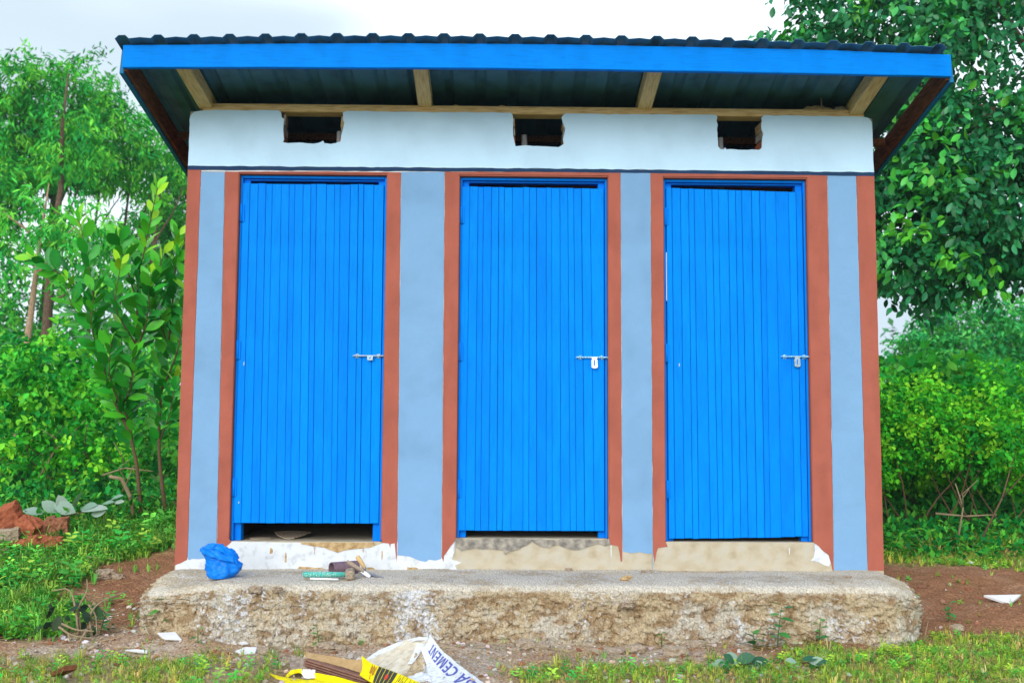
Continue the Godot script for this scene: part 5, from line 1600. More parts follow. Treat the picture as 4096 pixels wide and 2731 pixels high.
# ==================================================================== litter in front
func build_carton() -> void:
	var o := thing("tile_carton", "torn yellow carton lying open on the ground with brown tiles inside", "carton", V(-0.66, 0.03, 1.42))
	# stack of brown tiles standing slightly tilted in the torn box
	var a := V(-0.801, 0.094, 1.30)
	var c := V(-0.519, 0.061, 1.50)
	var ex := (c - a).normalized()
	var down := V(0.01, -1.0, 0.16)
	down = (down - ex * down.dot(ex)).normalized()
	var ez := ex.cross(-down).normalized()
	if ez.z < 0.0:
		ez = -ez
	var r := rgen(55)
	for k in 6:
		for h in 2:
			var st := st_new()
			var len_ := a.distance_to(c)
			var f := [0.22, 0.735][h] as float
			var l := [0.47, 0.56][h] as float
			var ctr := a.lerp(c, f + r.randf_range(-0.01, 0.01)) + down * (0.0105 * k + 0.004) - ez * (0.075 + r.randf_range(-0.003, 0.003))
			add_box(st, Transform3D(Basis(ex, -down, ez).orthonormalized(), ctr), V(len_ * l, 0.0075, 0.15), 0.0012)
			var t := part("tile", done(st), M.tile_brown, o)
			if k == 0 and h == 0:
				t.set_meta("label", "brown glazed tile on top of the stack")
	# card: back flap, torn left end, inside grey brown
	part("back_flap", sheet_mesh([[V(-0.815, 0.106, 1.215), V(-0.752, 0.102, 1.25), V(-0.669, 0.102, 1.30), V(-0.608, 0.103, 1.355), V(-0.540, 0.108, 1.395)], [V(-0.80, 0.090, 1.26), V(-0.74, 0.085, 1.30), V(-0.65, 0.078, 1.36), V(-0.59, 0.072, 1.41), V(-0.515, 0.060, 1.46)]], 30, 6, 0.003, 0.002, 14.0, 0.0, Rect2(0, 0, 1, 1), 0.03), M.card, o)
	part("end_flap", sheet_mesh([[V(-0.886, 0.101, 1.20), V(-0.875, 0.090, 1.22), V(-0.835, 0.082, 1.235), V(-0.797, 0.085, 1.245)], [V(-0.868, 0.080, 1.26), V(-0.86, 0.072, 1.275), V(-0.828, 0.066, 1.285), V(-0.79, 0.068, 1.28)], [V(-0.862, 0.062, 1.31), V(-0.845, 0.055, 1.33), V(-0.815, 0.051, 1.335), V(-0.785, 0.05, 1.32)]], 20, 14, 0.003, 0.002, 18.0, 0.0, Rect2(0, 0, 1, 1), 0.03), M.card_grey, o)
	# yellow card: front wall, torn tongue, lower sheet, printed sleeve at the right end
	part("front_wall", sheet_mesh([[V(-0.830, 0.061, 1.35), V(-0.743, 0.063, 1.42), V(-0.648, 0.060, 1.475), V(-0.561, 0.052, 1.535), V(-0.49, 0.045, 1.58)], [V(-0.80, 0.050, 1.385), V(-0.72, 0.049, 1.455), V(-0.63, 0.045, 1.51), V(-0.55, 0.038, 1.57), V(-0.485, 0.034, 1.61)], [V(-0.77, 0.037, 1.40), V(-0.70, 0.034, 1.475), V(-0.61, 0.031, 1.54), V(-0.53, 0.03, 1.59), V(-0.48, 0.03, 1.63)]], 34, 10, 0.003, 0.002, 14.0, 0.0, Rect2(0, 0, 1, 1), 0.02), M.yellow, o)
	part("torn_tongue", sheet_mesh([[V(-0.866, 0.039, 1.38), V(-0.844, 0.057, 1.345), V(-0.793, 0.063, 1.345)], [V(-0.854, 0.040, 1.405), V(-0.827, 0.051, 1.375), V(-0.780, 0.056, 1.375)]], 16, 5, 0.003, 0.002, 20.0, 0.0, Rect2(0, 0, 1, 1), 0.05), M.yellow, o)
	part("lower_sheet", sheet_mesh([[V(-0.937, 0.048, 1.36), V(-0.854, 0.040, 1.41), V(-0.775, 0.041, 1.45), V(-0.665, 0.044, 1.49), V(-0.56, 0.04, 1.56)], [V(-0.90, 0.043, 1.43), V(-0.82, 0.042, 1.48), V(-0.75, 0.040, 1.53), V(-0.64, 0.040, 1.57), V(-0.53, 0.036, 1.63)], [V(-0.85, 0.04, 1.52), V(-0.79, 0.038, 1.57), V(-0.72, 0.038, 1.62), V(-0.62, 0.038, 1.66), V(-0.5, 0.036, 1.70)]], 30, 16, 0.003, 0.004, 10.0, 0.0, Rect2(0, 0, 1, 1), 0.03), M.yellow, o)
	part("paper_scrap", sheet_mesh([[V(-0.797, 0.072, 1.40), V(-0.765, 0.072, 1.405), V(-0.738, 0.072, 1.41)], [V(-0.788, 0.055, 1.43), V(-0.762, 0.056, 1.435), V(-0.735, 0.055, 1.44)], [V(-0.774, 0.046, 1.445), V(-0.756, 0.046, 1.45), V(-0.73, 0.048, 1.45)]], 12, 10, 0.002, 0.002, 20.0, 0.0, Rect2(0, 0, 1, 1), 0.06), M.chip_white, o)
	var sl := [[V(-0.553, 0.122, 1.375), V(-0.500, 0.098, 1.42), V(-0.407, 0.079, 1.48), V(-0.289, 0.056, 1.58), V(-0.20, 0.04, 1.66)], [V(-0.540, 0.088, 1.45), V(-0.505, 0.078, 1.49), V(-0.42, 0.060, 1.55), V(-0.315, 0.042, 1.64), V(-0.23, 0.034, 1.72)], [V(-0.545, 0.072, 1.50), V(-0.504, 0.058, 1.545), V(-0.436, 0.042, 1.61), V(-0.345, 0.032, 1.69), V(-0.26, 0.03, 1.77)]]
	part("sleeve", sheet_mesh(sl, 30, 12, 0.003, 0.0015, 12.0, 0.0, Rect2(0, 0, 1, 1), 0.01), M.yellow, o)
	part("print", sheet_mesh(sl, 10, 10, 0.0006, 0.0015, 12.0, -0.0022, Rect2(0.335, 0.02, 0.20, 0.96)), M.print_black, o)
	for k in 4:
		part("print_line", sheet_mesh(sl, 2, 10, 0.0006, 0.0015, 12.0, -0.0030, Rect2(0.372 + 0.042 * k, 0.02, 0.004, 0.96)), M.yellow, o)
	part("print_mark", sheet_mesh(sl, 4, 4, 0.0006, 0.0015, 12.0, -0.0036, Rect2(0.445, 0.30, 0.028, 0.26)), M.print_red, o)
	for k in 7:   # columns of small red and black print, too small to read
		var u := 0.245 + 0.011 * k
		var v := 0.05 + 0.06 * (k % 3)
		part("print_mark", sheet_mesh(sl, 1, 6, 0.0006, 0.0015, 12.0, -0.0022, Rect2(u, v, 0.0055, 0.50 - 0.05 * (k % 2))), M.print_red if k % 2 == 0 else M.print_black, o)
	part("print_mark", sheet_mesh(sl, 2, 6, 0.0006, 0.0015, 12.0, -0.0022, Rect2(0.262, 0.66, 0.010, 0.24)), M.print_red, o)
	for k in 6:
		part("print_line", sheet_mesh(sl, 1, 8, 0.0006, 0.0015, 12.0, -0.0022, Rect2(0.565 + 0.032 * k, 0.04, 0.003, 0.92)), M.print_black, o)
		part("print_mark", sheet_mesh(sl, 1, 6, 0.0006, 0.0015, 12.0, -0.0022, Rect2(0.578 + 0.032 * k, 0.18 + 0.1 * (k % 3), 0.007, 0.22 + 0.06 * (k % 2))), M.print_black, o)
	part("print_mark", sheet_mesh(sl, 4, 4, 0.0006, 0.0015, 12.0, -0.0030, Rect2(0.775, 0.10, 0.045, 0.34)), M.print_black, o)


func build_sack() -> void:
	var o := thing("cement_sack", "torn white cement sack with blue lettering lying open on the ground", "sack", V(-0.30, 0.03, 1.36))
	var outer := [
		[V(-0.283, 0.172, 1.15), V(-0.234, 0.131, 1.24), V(-0.165, 0.095, 1.34), V(-0.062, 0.056, 1.50), V(0.026, 0.035, 1.64), V(0.09, 0.03, 1.76)],
		[V(-0.295, 0.142, 1.21), V(-0.262, 0.102, 1.31), V(-0.203, 0.075, 1.44), V(-0.127, 0.045, 1.58), V(-0.058, 0.034, 1.70), V(0.0, 0.03, 1.82)],
		[V(-0.318, 0.128, 1.235), V(-0.286, 0.080, 1.34), V(-0.268, 0.058, 1.50), V(-0.229, 0.036, 1.64), V(-0.188, 0.032, 1.78), V(-0.14, 0.03, 1.88)],
	]
	part("outer_side", sheet_mesh(outer, 60, 26, 0.0016, 0.006, 9.0, 0.0, Rect2(0, 0, 1, 1), 0.012), M.sack_white, o)
	var inner := [
		[V(-0.585, 0.030, 1.10), V(-0.550, 0.056, 1.08), V(-0.514, 0.076, 1.06), V(-0.448, 0.104, 1.05), V(-0.379, 0.128, 1.06), V(-0.338, 0.142, 1.10), V(-0.292, 0.150, 1.15)],
		[V(-0.575, 0.030, 1.24), V(-0.53, 0.042, 1.22), V(-0.49, 0.052, 1.20), V(-0.435, 0.072, 1.20), V(-0.375, 0.088, 1.20), V(-0.33, 0.10, 1.22), V(-0.30, 0.112, 1.24)],
		[V(-0.56, 0.035, 1.42), V(-0.52, 0.036, 1.42), V(-0.47, 0.038, 1.42), V(-0.42, 0.038, 1.42), V(-0.36, 0.042, 1.42), V(-0.32, 0.048, 1.40), V(-0.285, 0.058, 1.40)],
		[V(-0.55, 0.034, 1.60), V(-0.50, 0.034, 1.60), V(-0.45, 0.036, 1.60), V(-0.40, 0.036, 1.60), V(-0.35, 0.036, 1.60), V(-0.29, 0.036, 1.60), V(-0.24, 0.036, 1.60)],
	]
	part("inner_side", sheet_mesh(inner, 60, 40, 0.0016, 0.010, 7.0, 0.0, Rect2(0, 0, 1, 1), 0.008), M.sack_lining, o)
	# white turned-over hem along the mouth, a hanging white flap and the mud inside
	part("hem", sheet_mesh([[V(-0.585, 0.034, 1.096), V(-0.550, 0.060, 1.076), V(-0.514, 0.080, 1.056), V(-0.448, 0.108, 1.046), V(-0.379, 0.132, 1.056), V(-0.338, 0.146, 1.096), V(-0.288, 0.155, 1.146)], [V(-0.575, 0.030, 1.13), V(-0.540, 0.050, 1.11), V(-0.502, 0.070, 1.09), V(-0.44, 0.0975, 1.078), V(-0.375, 0.122, 1.086), V(-0.336, 0.136, 1.12), V(-0.292, 0.146, 1.165)]], 50, 3, 0.002, 0.003, 20.0, -0.003, Rect2(0, 0, 1, 1), 0.02), M.sack_white, o)
	part("torn_flap", sheet_mesh([[V(-0.336, 0.138, 1.17), V(-0.318, 0.138, 1.185), V(-0.300, 0.140, 1.20)], [V(-0.350, 0.105, 1.24), V(-0.336, 0.103, 1.25), V(-0.318, 0.112, 1.25)], [V(-0.366, 0.074, 1.30), V(-0.350, 0.076, 1.31), V(-0.338, 0.086, 1.30)]], 10, 22, 0.0016, 0.003, 20.0, 0.0, Rect2(0, 0, 1, 1), 0.03), M.sack_white, o)
	part("mud", sheet_mesh([[V(-0.338, 0.108, 1.235), V(-0.312, 0.112, 1.24), V(-0.292, 0.100, 1.27)], [V(-0.352, 0.070, 1.32), V(-0.32, 0.074, 1.33), V(-0.287, 0.070, 1.34)], [V(-0.37, 0.046, 1.42), V(-0.33, 0.048, 1.43), V(-0.283, 0.050, 1.44)]], 18, 24, 0.004, 0.008, 16.0, 0.0, Rect2(0, 0, 1, 1), 0.06), M.sack_mud, o)
	part("torn_edge", sheet_mesh([[V(-0.352, 0.052, 1.47), V(-0.318, 0.064, 1.44), V(-0.286, 0.066, 1.43), V(-0.262, 0.06, 1.47)], [V(-0.385, 0.034, 1.54), V(-0.33, 0.046, 1.51), V(-0.29, 0.05, 1.50), V(-0.25, 0.046, 1.54)], [V(-0.40, 0.03, 1.62), V(-0.34, 0.034, 1.60), V(-0.29, 0.036, 1.60), V(-0.24, 0.036, 1.62)]], 26, 18, 0.0016, 0.010, 16.0, -0.004, Rect2(0, 0, 1, 1), 0.05), M.sack_white, o)
	# frayed threads along the torn edge
	var r := rgen(66)
	var st := st_new(false)
	for i in 46:
		var t := r.randf()
		var p := surf(outer, 0.02 + t * 0.5, 0.985)
		var d := V(r.randf_range(-0.9, -0.1), r.randf_range(-0.8, 0.2), r.randf_range(0.0, 0.5)).normalized()
		var l := r.randf_range(0.008, 0.026)
		add_tube(st, [p, p + d * l * 0.6, p + d * l + V(0, -0.004, 0)], [0.0008, 0.0007, 0.0004], 4, false)
	part("threads", done(st), M.sack_white, o).set_meta("kind", "stuff")
	# lettering, read from the lower right upwards
	letters("SIMBA CEMENT", outer, 0.80, 0.095, 0.13, 0.56, o)


# Lettering laid on the sheet: the text runs from u0 to u1 along the rows, its height from v0 to v1 across them.
func letters(text: String, rows: Array, u0: float, u1: float, v0: float, v1: float, parent: Node) -> void:
	var font := SystemFont.new()
	font.font_names = PackedStringArray(["Droid Sans"])
	font.font_weight = 700
	var tm := TextMesh.new()
	tm.text = text
	tm.font = font
	tm.font_size = 64
	tm.pixel_size = 0.01
	tm.depth = 0.0
	var arr := tm.get_mesh_arrays()
	var vs: PackedVector3Array = arr[Mesh.ARRAY_VERTEX]
	var index = arr[Mesh.ARRAY_INDEX]
	if vs.is_empty():
		print("no lettering")
		return
	var lo := vs[0]
	var hi := vs[0]
	for v in vs:
		lo = lo.min(v)
		hi = hi.max(v)
	var idx: PackedInt32Array = index if index != null else PackedInt32Array(range(vs.size()))
	var st := st_new(false)
	for i in range(0, idx.size(), 3):
		var tri := []
		for k in 3:
			var q := vs[idx[i + k]]
			tri.append(Vector2(lerpf(u0, u1, (q.x - lo.x) / (hi.x - lo.x)), lerpf(v0, v1, (q.y - lo.y) / (hi.y - lo.y))))
		_letter_tri(st, rows, tri[0], tri[1], tri[2], 0)
	part("lettering", done(st), M.ink_blue, parent)


func _letter_tri(st: SurfaceTool, rows: Array, a: Vector2, b: Vector2, c: Vector2, depth: int) -> void:
	var longest := maxf(a.distance_to(b), maxf(b.distance_to(c), c.distance_to(a)))
	if longest > 0.05 and depth < 4:
		var ab := (a + b) * 0.5
		var bc := (b + c) * 0.5
		var ca := (c + a) * 0.5
		_letter_tri(st, rows, a, ab, ca, depth + 1)
		_letter_tri(st, rows, ab, b, bc, depth + 1)
		_letter_tri(st, rows, ca, bc, c, depth + 1)
		_letter_tri(st, rows, ab, bc, ca, depth + 1)
		return
	var p := []
	var nn := Vector3.ZERO
	for q in [a, b, c]:
		var w := surf(rows, q.x, q.y)
		var n := (surf(rows, q.x + 0.02, q.y) - surf(rows, q.x - 0.02, q.y)).cross(surf(rows, q.x, q.y + 0.02) - surf(rows, q.x, q.y - 0.02)).normalized()
		var crease := 0.006 * (ridge.get_noise_3d(w.x * 9.0, w.y * 9.0, w.z * 9.0) * 0.6 + noise.get_noise_3d(w.x * 4.5, w.y * 4.5, w.z * 4.5))
		var s := 1.0 if n.dot(V(0, 1.03, 5.976) - w) > 0.0 else -1.0
		p.append(w + n * (crease + s * 0.0018))
		nn = n * s
	tri_out(st, p[0], p[1], p[2], p[0] - nn)


func build_bricks() -> void:
	# a heap of broken bricks in the grass at the left edge: [centre, half size, turn, boxiness, material, label]
	var g := "broken bricks in the heap at left"
	var list := [
		[V(-3.17, 0.49, -1.38), V(0.115, 0.085, 0.08), V(0.2, 0.3, 0.5), 0.75, M.brick, "tilted orange brick half at the top of the heap by the left edge"],
		[V(-2.99, 0.445, -1.34), V(0.095, 0.06, 0.07), V(0.1, -0.3, -0.5), 0.55, M.brick, "orange brick lump slanting down right of the topmost brick"],
		[V(-2.845, 0.435, -1.42), V(0.085, 0.065, 0.065), V(0.0, 0.25, 0.05), 0.85, M.brick_dark, "dark stained brick half at the right back of the heap"],
		[V(-2.925, 0.46, -1.52), V(0.04, 0.035, 0.04), V(0.4, 0.2, 0.2), 0.6, M.brick_dark, "small dark brick piece peeping out behind the heap"],
		[V(-3.09, 0.385, -1.25), V(0.075, 0.055, 0.06), V(0.1, 0.4, 0.1), 0.7, M.stone, "grey mortar crusted brick in the shaded middle of the heap"],
		[V(-2.93, 0.33, -1.18), V(0.11, 0.062, 0.075), V(0.1, 0.1, 0.42), 0.45, M.brick, "large orange brick wedge in the front middle of the heap"],
		[V(-2.79, 0.345, -1.20), V(0.078, 0.055, 0.06), V(0.0, 0.5, -0.12), 0.6, M.brick, "smooth faced orange brick piece at the front right of the heap"],
		[V(-3.07, 0.285, -1.10), V(0.065, 0.055, 0.06), V(0.2, 0.1, 0.0), 0.3, M.stone, "round grey stone at the lower left of the heap"],
		[V(-2.90, 0.25, -1.04), V(0.058, 0.05, 0.05), V(0.0, 0.6, 0.2), 0.5, M.brick, "small orange brick bit lowest in the heap amid grass"],
		[V(-3.22, 0.36, -1.28), V(0.06, 0.06, 0.06), V(0.3, 0.5, 0.1), 0.6, M.stone, "grey block cut by the left edge under the top brick"],
		[V(-3.02, 0.30, -1.22), V(0.07, 0.07, 0.06), V(0.1, 0.3, 0.3), 0.6, M.brick_dark, "brown brick piece deep in the heap below the orange lump"],
	]
	for i in list.size():
		var e: Array = list[i]
		tag(part("broken_brick", lump_mesh(e[0] + V(-0.11, -0.02, 0.0), e[1] * 0.9, 17 * i + 3, 0.22, e[3], Basis.from_euler(e[2])), e[4], self), e[5], "brick", g)


func build_litter() -> void:
	# stones: [x, z, size, label]
	var stones := [
		[-2.357, -0.68, 0.055, "tan stone on the red earth left of the slab"], [-2.27, -0.66, 0.032, "small grey stone right of the tan stone"],
		[-2.20, 0.02, 0.040, "reddish brick stone in the grass above the dead weed"], [-1.87, -0.30, 0.045, "flat tan stone at the left foot of the wall"],
		[-2.62, -0.45, 0.05, "reddish clod in the grass left of the tan stone"], [0.145, 0.77, 0.045, "grey stone on the ground before the middle of the slab"],
		[0.22, 0.80, 0.038, "flat grey stone right of the middle stone"], [0.10, 0.83, 0.026, "small pale stone in front of the middle stone"],
		[0.66, 0.80, 0.042, "round tan stone half sunk before the middle door"], [0.83, 0.92, 0.05, "broad tan stone near the right hand grass"],
		[0.95, 0.80, 0.035, "flat stone close under the slab right of centre"], [-0.80, 0.72, 0.040, "grey stone under the slab below the hammer"],
		[-0.72, 0.78, 0.026, "small brown stone beside the grey stone below the hammer"], [-1.05, 0.92, 0.026, "grey pebble left of the carton"],
		[1.20, 0.72, 0.03, "small stone beside the weed under the slab"], [2.40, 0.30, 0.03, "brown clod on the earth right of the slab"],
		[-2.65, 0.75, 0.05, "dark clod at the left edge of the gravel"], [-1.9, 0.75, 0.03, "grey pebble right of the dead weed"],
	]
	for i in stones.size():
		var e: Array = stones[i]
		tag(part("stone", lump_mesh(V(e[0], ground_at(e[0], e[1]) + e[2] * 0.25, e[1]), V(e[2] * 1.15, e[2] * 0.6, e[2]), 50 + i * 13, 0.35, 0.25), M.brick_dark if e[3].contains("reddish") else M.stone, self), e[3], "stone", "stones on the bare ground")
	# flat white shards
	var sh := [
		[[-1.575, 0.60], [-0.07, 0.02, -0.02, -0.045, 0.065, -0.04, 0.01, 0.045], "white triangular shard on the gravel at left"],
		[[-1.65, 0.86], [-0.06, 0.012, 0.05, -0.018, 0.045, 0.008, -0.01, 0.022], "narrow white sliver left of the carton"],
		[[-1.15, 0.86], [-0.05, 0.0, -0.01, -0.04, 0.05, -0.03, 0.045, 0.03, -0.01, 0.04], "pale grey shard left of the carton"],
		[[-1.20, 0.70], [-0.018, 0.0, 0.0, -0.02, 0.025, 0.0, 0.0, 0.018], "tiny white chip near the slab at left"],
		[[2.932, -0.30], [-0.10, 0.04, 0.0, -0.07, 0.12, 0.05], "white triangular foam board on the red earth at right"],
		[[3.16, -1.25], [-0.03, 0.0, 0.01, -0.02, 0.03, 0.01, 0.0, 0.02], "small white scrap under the hedge at right"],
		[[1.02, 1.02], [-0.08, -0.006, 0.08, 0.004, 0.075, 0.016, -0.07, 0.01], "pale strip of wood lying in the grass before the slab"],
		[[-1.62, 0.50], [-0.025, 0.0, 0.0, -0.015, 0.025, 0.0, 0.0, 0.015], "little white chip behind the triangular shard"],
	]
	for i in sh.size():
		var e: Array = sh[i]
		var p := pairs(e[1])
		var st := st_new()
		var th := 0.012 if e[2].contains("foam") else 0.005
		var tmp := st_new()
		add_poly(tmp, p, 0.0, th)
		tmp.generate_normals()
		var at := V(e[0][0], ground_at(e[0][0], e[0][1]) + 0.012, e[0][1])
		var tilt := Basis.from_euler(V(0.22 + (0.1 if e[2].contains("foam") else 0.0), 0.0, 0.06 * (i % 3 - 1))) * Basis(V(1, 0, 0), V(0, 0, -1), V(0, 1, 0))
		st.append_from(tmp.commit(), 0, Transform3D(tilt, at))
		tag(part("shard", st.commit(), M.handle_wood if e[2].contains("wood") else M.chip_white, self), e[2], "shard", "pale shards on the ground")
	# splinter of board at the bottom left
	var o := part("board_offcut", beam_mesh(V(-1.80, 0.05, 1.40), V(-1.70, 0.10, 1.52), 0.05, 0.02, 0.002), M.wood_dark, self)
	tag(o, "short grey brown board offcut stuck in the grass at bottom left", "board")
	# dry arched stem beside the sack
	tag(part("dry_stalk", tube_mesh([V(0.07, 0.04, 1.10), V(0.10, 0.075, 1.08), V(0.16, 0.098, 1.06), V(0.22, 0.10, 1.05), V(0.27, 0.085, 1.05), V(0.29, 0.05, 1.06), V(0.315, 0.048, 1.06)], [0.0022, 0.002, 0.002, 0.002, 0.0018, 0.0015, 0.001], 6), M.dry_stem, self), "dry yellow stem arching over the ground right of the sack", "stem")
	# gravel and chips of plaster, too many to count
	var r := rgen(90)
	var chip := lump_mesh(Vector3.ZERO, V(1.0, 0.55, 0.8), 5, 0.4, 0.4)
	var xfs := []
	var cols := []
	for i in 9000:
		var x := r.randf_range(-3.0, 3.0)
		var z := r.randf_range(-0.9, 1.7)
		var dens := 0.3
		if z > 0.1 and x < 1.5:
			dens = 0.75
		if x < -1.65 and x > -2.4 and z > -0.1 and z < 0.55:
			dens = 1.0
		if r.randf() > dens or (z < 0.58 and x > -1.72 and x < 2.12):
			continue
		var s := 0.003 + 0.012 * pow(r.randf(), 3.0)
		xfs.append(Transform3D(Basis.from_euler(V(r.randf() * 0.6, r.randf() * TAU, r.randf() * 0.6)).scaled(Vector3.ONE * s), V(x, ground_at(x, z) + s * 0.25, z)))
		var c: Color = [Color(0.55, 0.53, 0.5), Color(0.42, 0.34, 0.25), Color(0.3, 0.2, 0.13), Color(0.5, 0.49, 0.47), Color(0.26, 0.12, 0.07)][r.randi() % 5]
		if dens < 0.5 and c.b > 0.2 and r.randf() < 0.85:
			c = Color(0.24, 0.125, 0.075)
		cols.append(tone(c, r, 0.2, 1.0))
	var gm := StandardMaterial3D.new()
	gm.vertex_color_use_as_albedo = true
	gm.roughness = 0.95
	gm.metallic_specular = 0.1
	var gr := multi("gravel", chip, gm, xfs, cols, self)
	gr.set_meta("label", "gravel and plaster chips scattered over the bare ground")
	gr.set_meta("category", "gravel")


# ==================================================================== small plants
# A weed: a stem with pairs of leaves. Each leaf is a part of its own.
func weed(called: String, label: String, at: Vector3, height: float, n: int, leaf: Mesh, size: float, tones: Array, seed_: int, lean := Vector3.ZERO, group := "") -> void:
	var r := rgen(seed_)
	var o := thing(called, label, "weed", at, group)
	var ctrl := [at + V(0, -0.01, 0), at + V(0, height * 0.4, 0) + lean * 0.3, at + V(0, height, 0) + lean]
	var rad := [0.0035, 0.0028, 0.0012]
	part("stem", tube_mesh([ctrl[0], along(ctrl, 0.25), ctrl[1], along(ctrl, 0.75), ctrl[2]], [rad[0], 0.003, rad[1], 0.002, rad[2]], 6), M.green_stem, o)
	for k in n:
		var t := 0.25 + 0.75 * float(k) / maxf(n - 1, 1)
		var p := along(ctrl, t)
		var ang := k * 2.4 + r.randf_range(-0.4, 0.4)
		var dir := V(cos(ang), r.randf_range(-0.1, 0.5), sin(ang)).normalized()
		var lf := part("leaf", leaf, tones[r.randi() % tones.size()], o)
		lf.transform = leaf_xf(p - o.position, dir, V(0, 1, 0) + rdir(r) * 0.3, size * r.randf_range(0.7, 1.15))


func build_weeds() -> void:
	var ov := leaf_mesh(1.0, 0.58, 0.2, 0.2, 5, 0.45)
	var lance := leaf_mesh(1.0, 0.34, 0.2, 0.3, 5, 0.4)
	var bigl := leaf_mesh(1.0, 0.62, 0.14, 0.14, 6, 0.5)
	var tones := []
	for c in [Color(0.035, 0.24, 0.06), Color(0.06, 0.30, 0.06), Color(0.09, 0.36, 0.05)]:
		tones.append(leaf_color_mat(c.linear_to_srgb(), 0.55))
	weed("weed", "bushy green weed growing against the slab at right", V(1.36, ground_at(1.36, 0.70), 0.70), 0.20, 13, ov, 0.062, tones, 801, V(0.02, 0, 0.02), "weeds along the slab")
	weed("weed", "round leaved low weed left of the bushy weed at the slab", V(1.25, ground_at(1.25, 0.72), 0.72), 0.09, 7, ov, 0.075, tones, 802, V(-0.02, 0, 0.03), "weeds along the slab")
	weed("weed", "small four leaved weed right of the bushy weed", V(1.57, ground_at(1.57, 0.68), 0.68), 0.10, 6, ov, 0.05, tones, 803, V(0.0, 0, 0.02), "weeds along the slab")
	weed("weed", "tiny green seedling right of centre below the slab", V(0.80, ground_at(0.80, 0.72), 0.72), 0.07, 6, ov, 0.035, tones, 804, V(0, 0, 0.01), "weeds along the slab")
	weed("weed", "leaning long leaved weed at the left end of the slab", V(-1.74, ground_at(-1.74, 0.42), 0.42), 0.17, 10, lance, 0.075, tones, 805, V(0.10, 0, 0.03), "weeds along the slab")
	weed("weed", "drooping weed left of the white triangular shard", V(-1.64, ground_at(-1.64, 0.45), 0.45), 0.09, 9, ov, 0.055, tones, 806, V(0.03, 0, 0.04), "weeds along the slab")
	weed("weed", "curling grey green weed under the slab above the carton", V(-0.835, ground_at(-0.835, 0.72), 0.72), 0.11, 8, lance, 0.05, tones, 807, V(-0.01, 0, 0.02), "weeds along the slab")
	weed("weed", "small weed in a crack at the foot of the slab far left", V(-1.42, ground_at(-1.42, 0.68), 0.68), 0.07, 4, lance, 0.045, tones, 808, V(0, 0, 0.01), "weeds along the slab")
	weed("weed", "leafy weed on the bare earth right of the slab", V(2.42, ground_at(2.42, 0.15), 0.15), 0.10, 9, ov, 0.05, tones, 809, V(0, 0, 0.02), "weeds along the slab")
	weed("weed", "low weed at the right edge of the red earth", V(2.93, ground_at(2.93, 0.3), 0.3), 0.10, 10, ov, 0.05, tones, 810, V(0, 0, 0.02), "weeds along the slab")
	weed("weed", "broad leaved weed at the lower left among fine grass", V(-1.98, ground_at(-1.98, 0.42), 0.42), 0.11, 12, ov, 0.06, tones, 811, V(0.04, 0, 0.04), "weeds along the slab")
	# plucked leafy twigs lying in the grass
	var dull := []
	for c in [Color(0.02, 0.10, 0.05), Color(0.035, 0.14, 0.07), Color(0.30, 0.44, 0.36)]:
		dull.append(leaf_color_mat(c.linear_to_srgb(), 0.5))
	fallen("leafy_twig", "plucked twig of dark broad leaves lying in the grass right of the sack", V(1.03, 0.05, 1.28), [[-0.02, 0.01, 0.0, 2.9, 0.16], [0.02, 0.03, 0.0, -2.4, 0.15], [0.0, 0.04, 0.01, 0.4, 0.15], [0.05, 0.0, 0.0, 0.9, 0.13], [-0.01, 0.03, 0.02, 2.1, 0.12], [0.06, 0.03, 0.0, 0.05, 0.15]], bigl, dull, 820, 0.55)
	fallen("leafy_twig", "second plucked twig with pale undersides right of the dark twig", V(1.33, 0.05, 1.22), [[0.0, 0.03, 0.0, 0.2, 0.14], [0.03, 0.02, 0.01, -0.3, 0.13], [-0.02, 0.02, 0.0, 2.8, 0.11], [0.05, 0.015, 0.02, 0.6, 0.12]], bigl, [dull[1], dull[2], dull[2]], 821, 0.5)
	# cut branch with pale grey-green leaves by the brick heap
	var pale := []
	for c in [Color(0.34, 0.50, 0.42), Color(0.24, 0.42, 0.33), Color(0.42, 0.56, 0.50)]:
		pale.append(leaf_color_mat(c.linear_to_srgb(), 0.6))
	var base := V(-2.93, 0.46, -1.7)
	fallen("cut_branch", "cut branch with wilting pale grey green leaves behind the brick heap", base, [[-0.22, 0.02, 0.0, 2.9, 0.19], [-0.13, 0.03, 0.0, 2.2, 0.17], [-0.08, 0.03, 0.0, 1.7, 0.17], [0.0, 0.03, 0.02, 2.5, 0.2], [0.02, 0.05, 0.0, 0.5, 0.17], [0.04, 0.04, 0.04, 0.15, 0.26], [-0.02, 0.06, -0.02, 1.4, 0.18], [0.18, 0.09, 0.02, 0.35, 0.12], [0.23, 0.12, 0.0, 0.6, 0.13], [0.12, 0.02, 0.06, -0.3, 0.14], [0.26, 0.10, 0.02, 0.1, 0.10]], bigl, pale, 830)
	# uprooted dead weed: a tangle of dry stems and dark leaves
	var r := rgen(840)
	var at := V(-2.02, 0.05, 0.46)
	var o := thing("uprooted_weed", "uprooted wilted weed with bare pale stems at lower left", "weed", at)
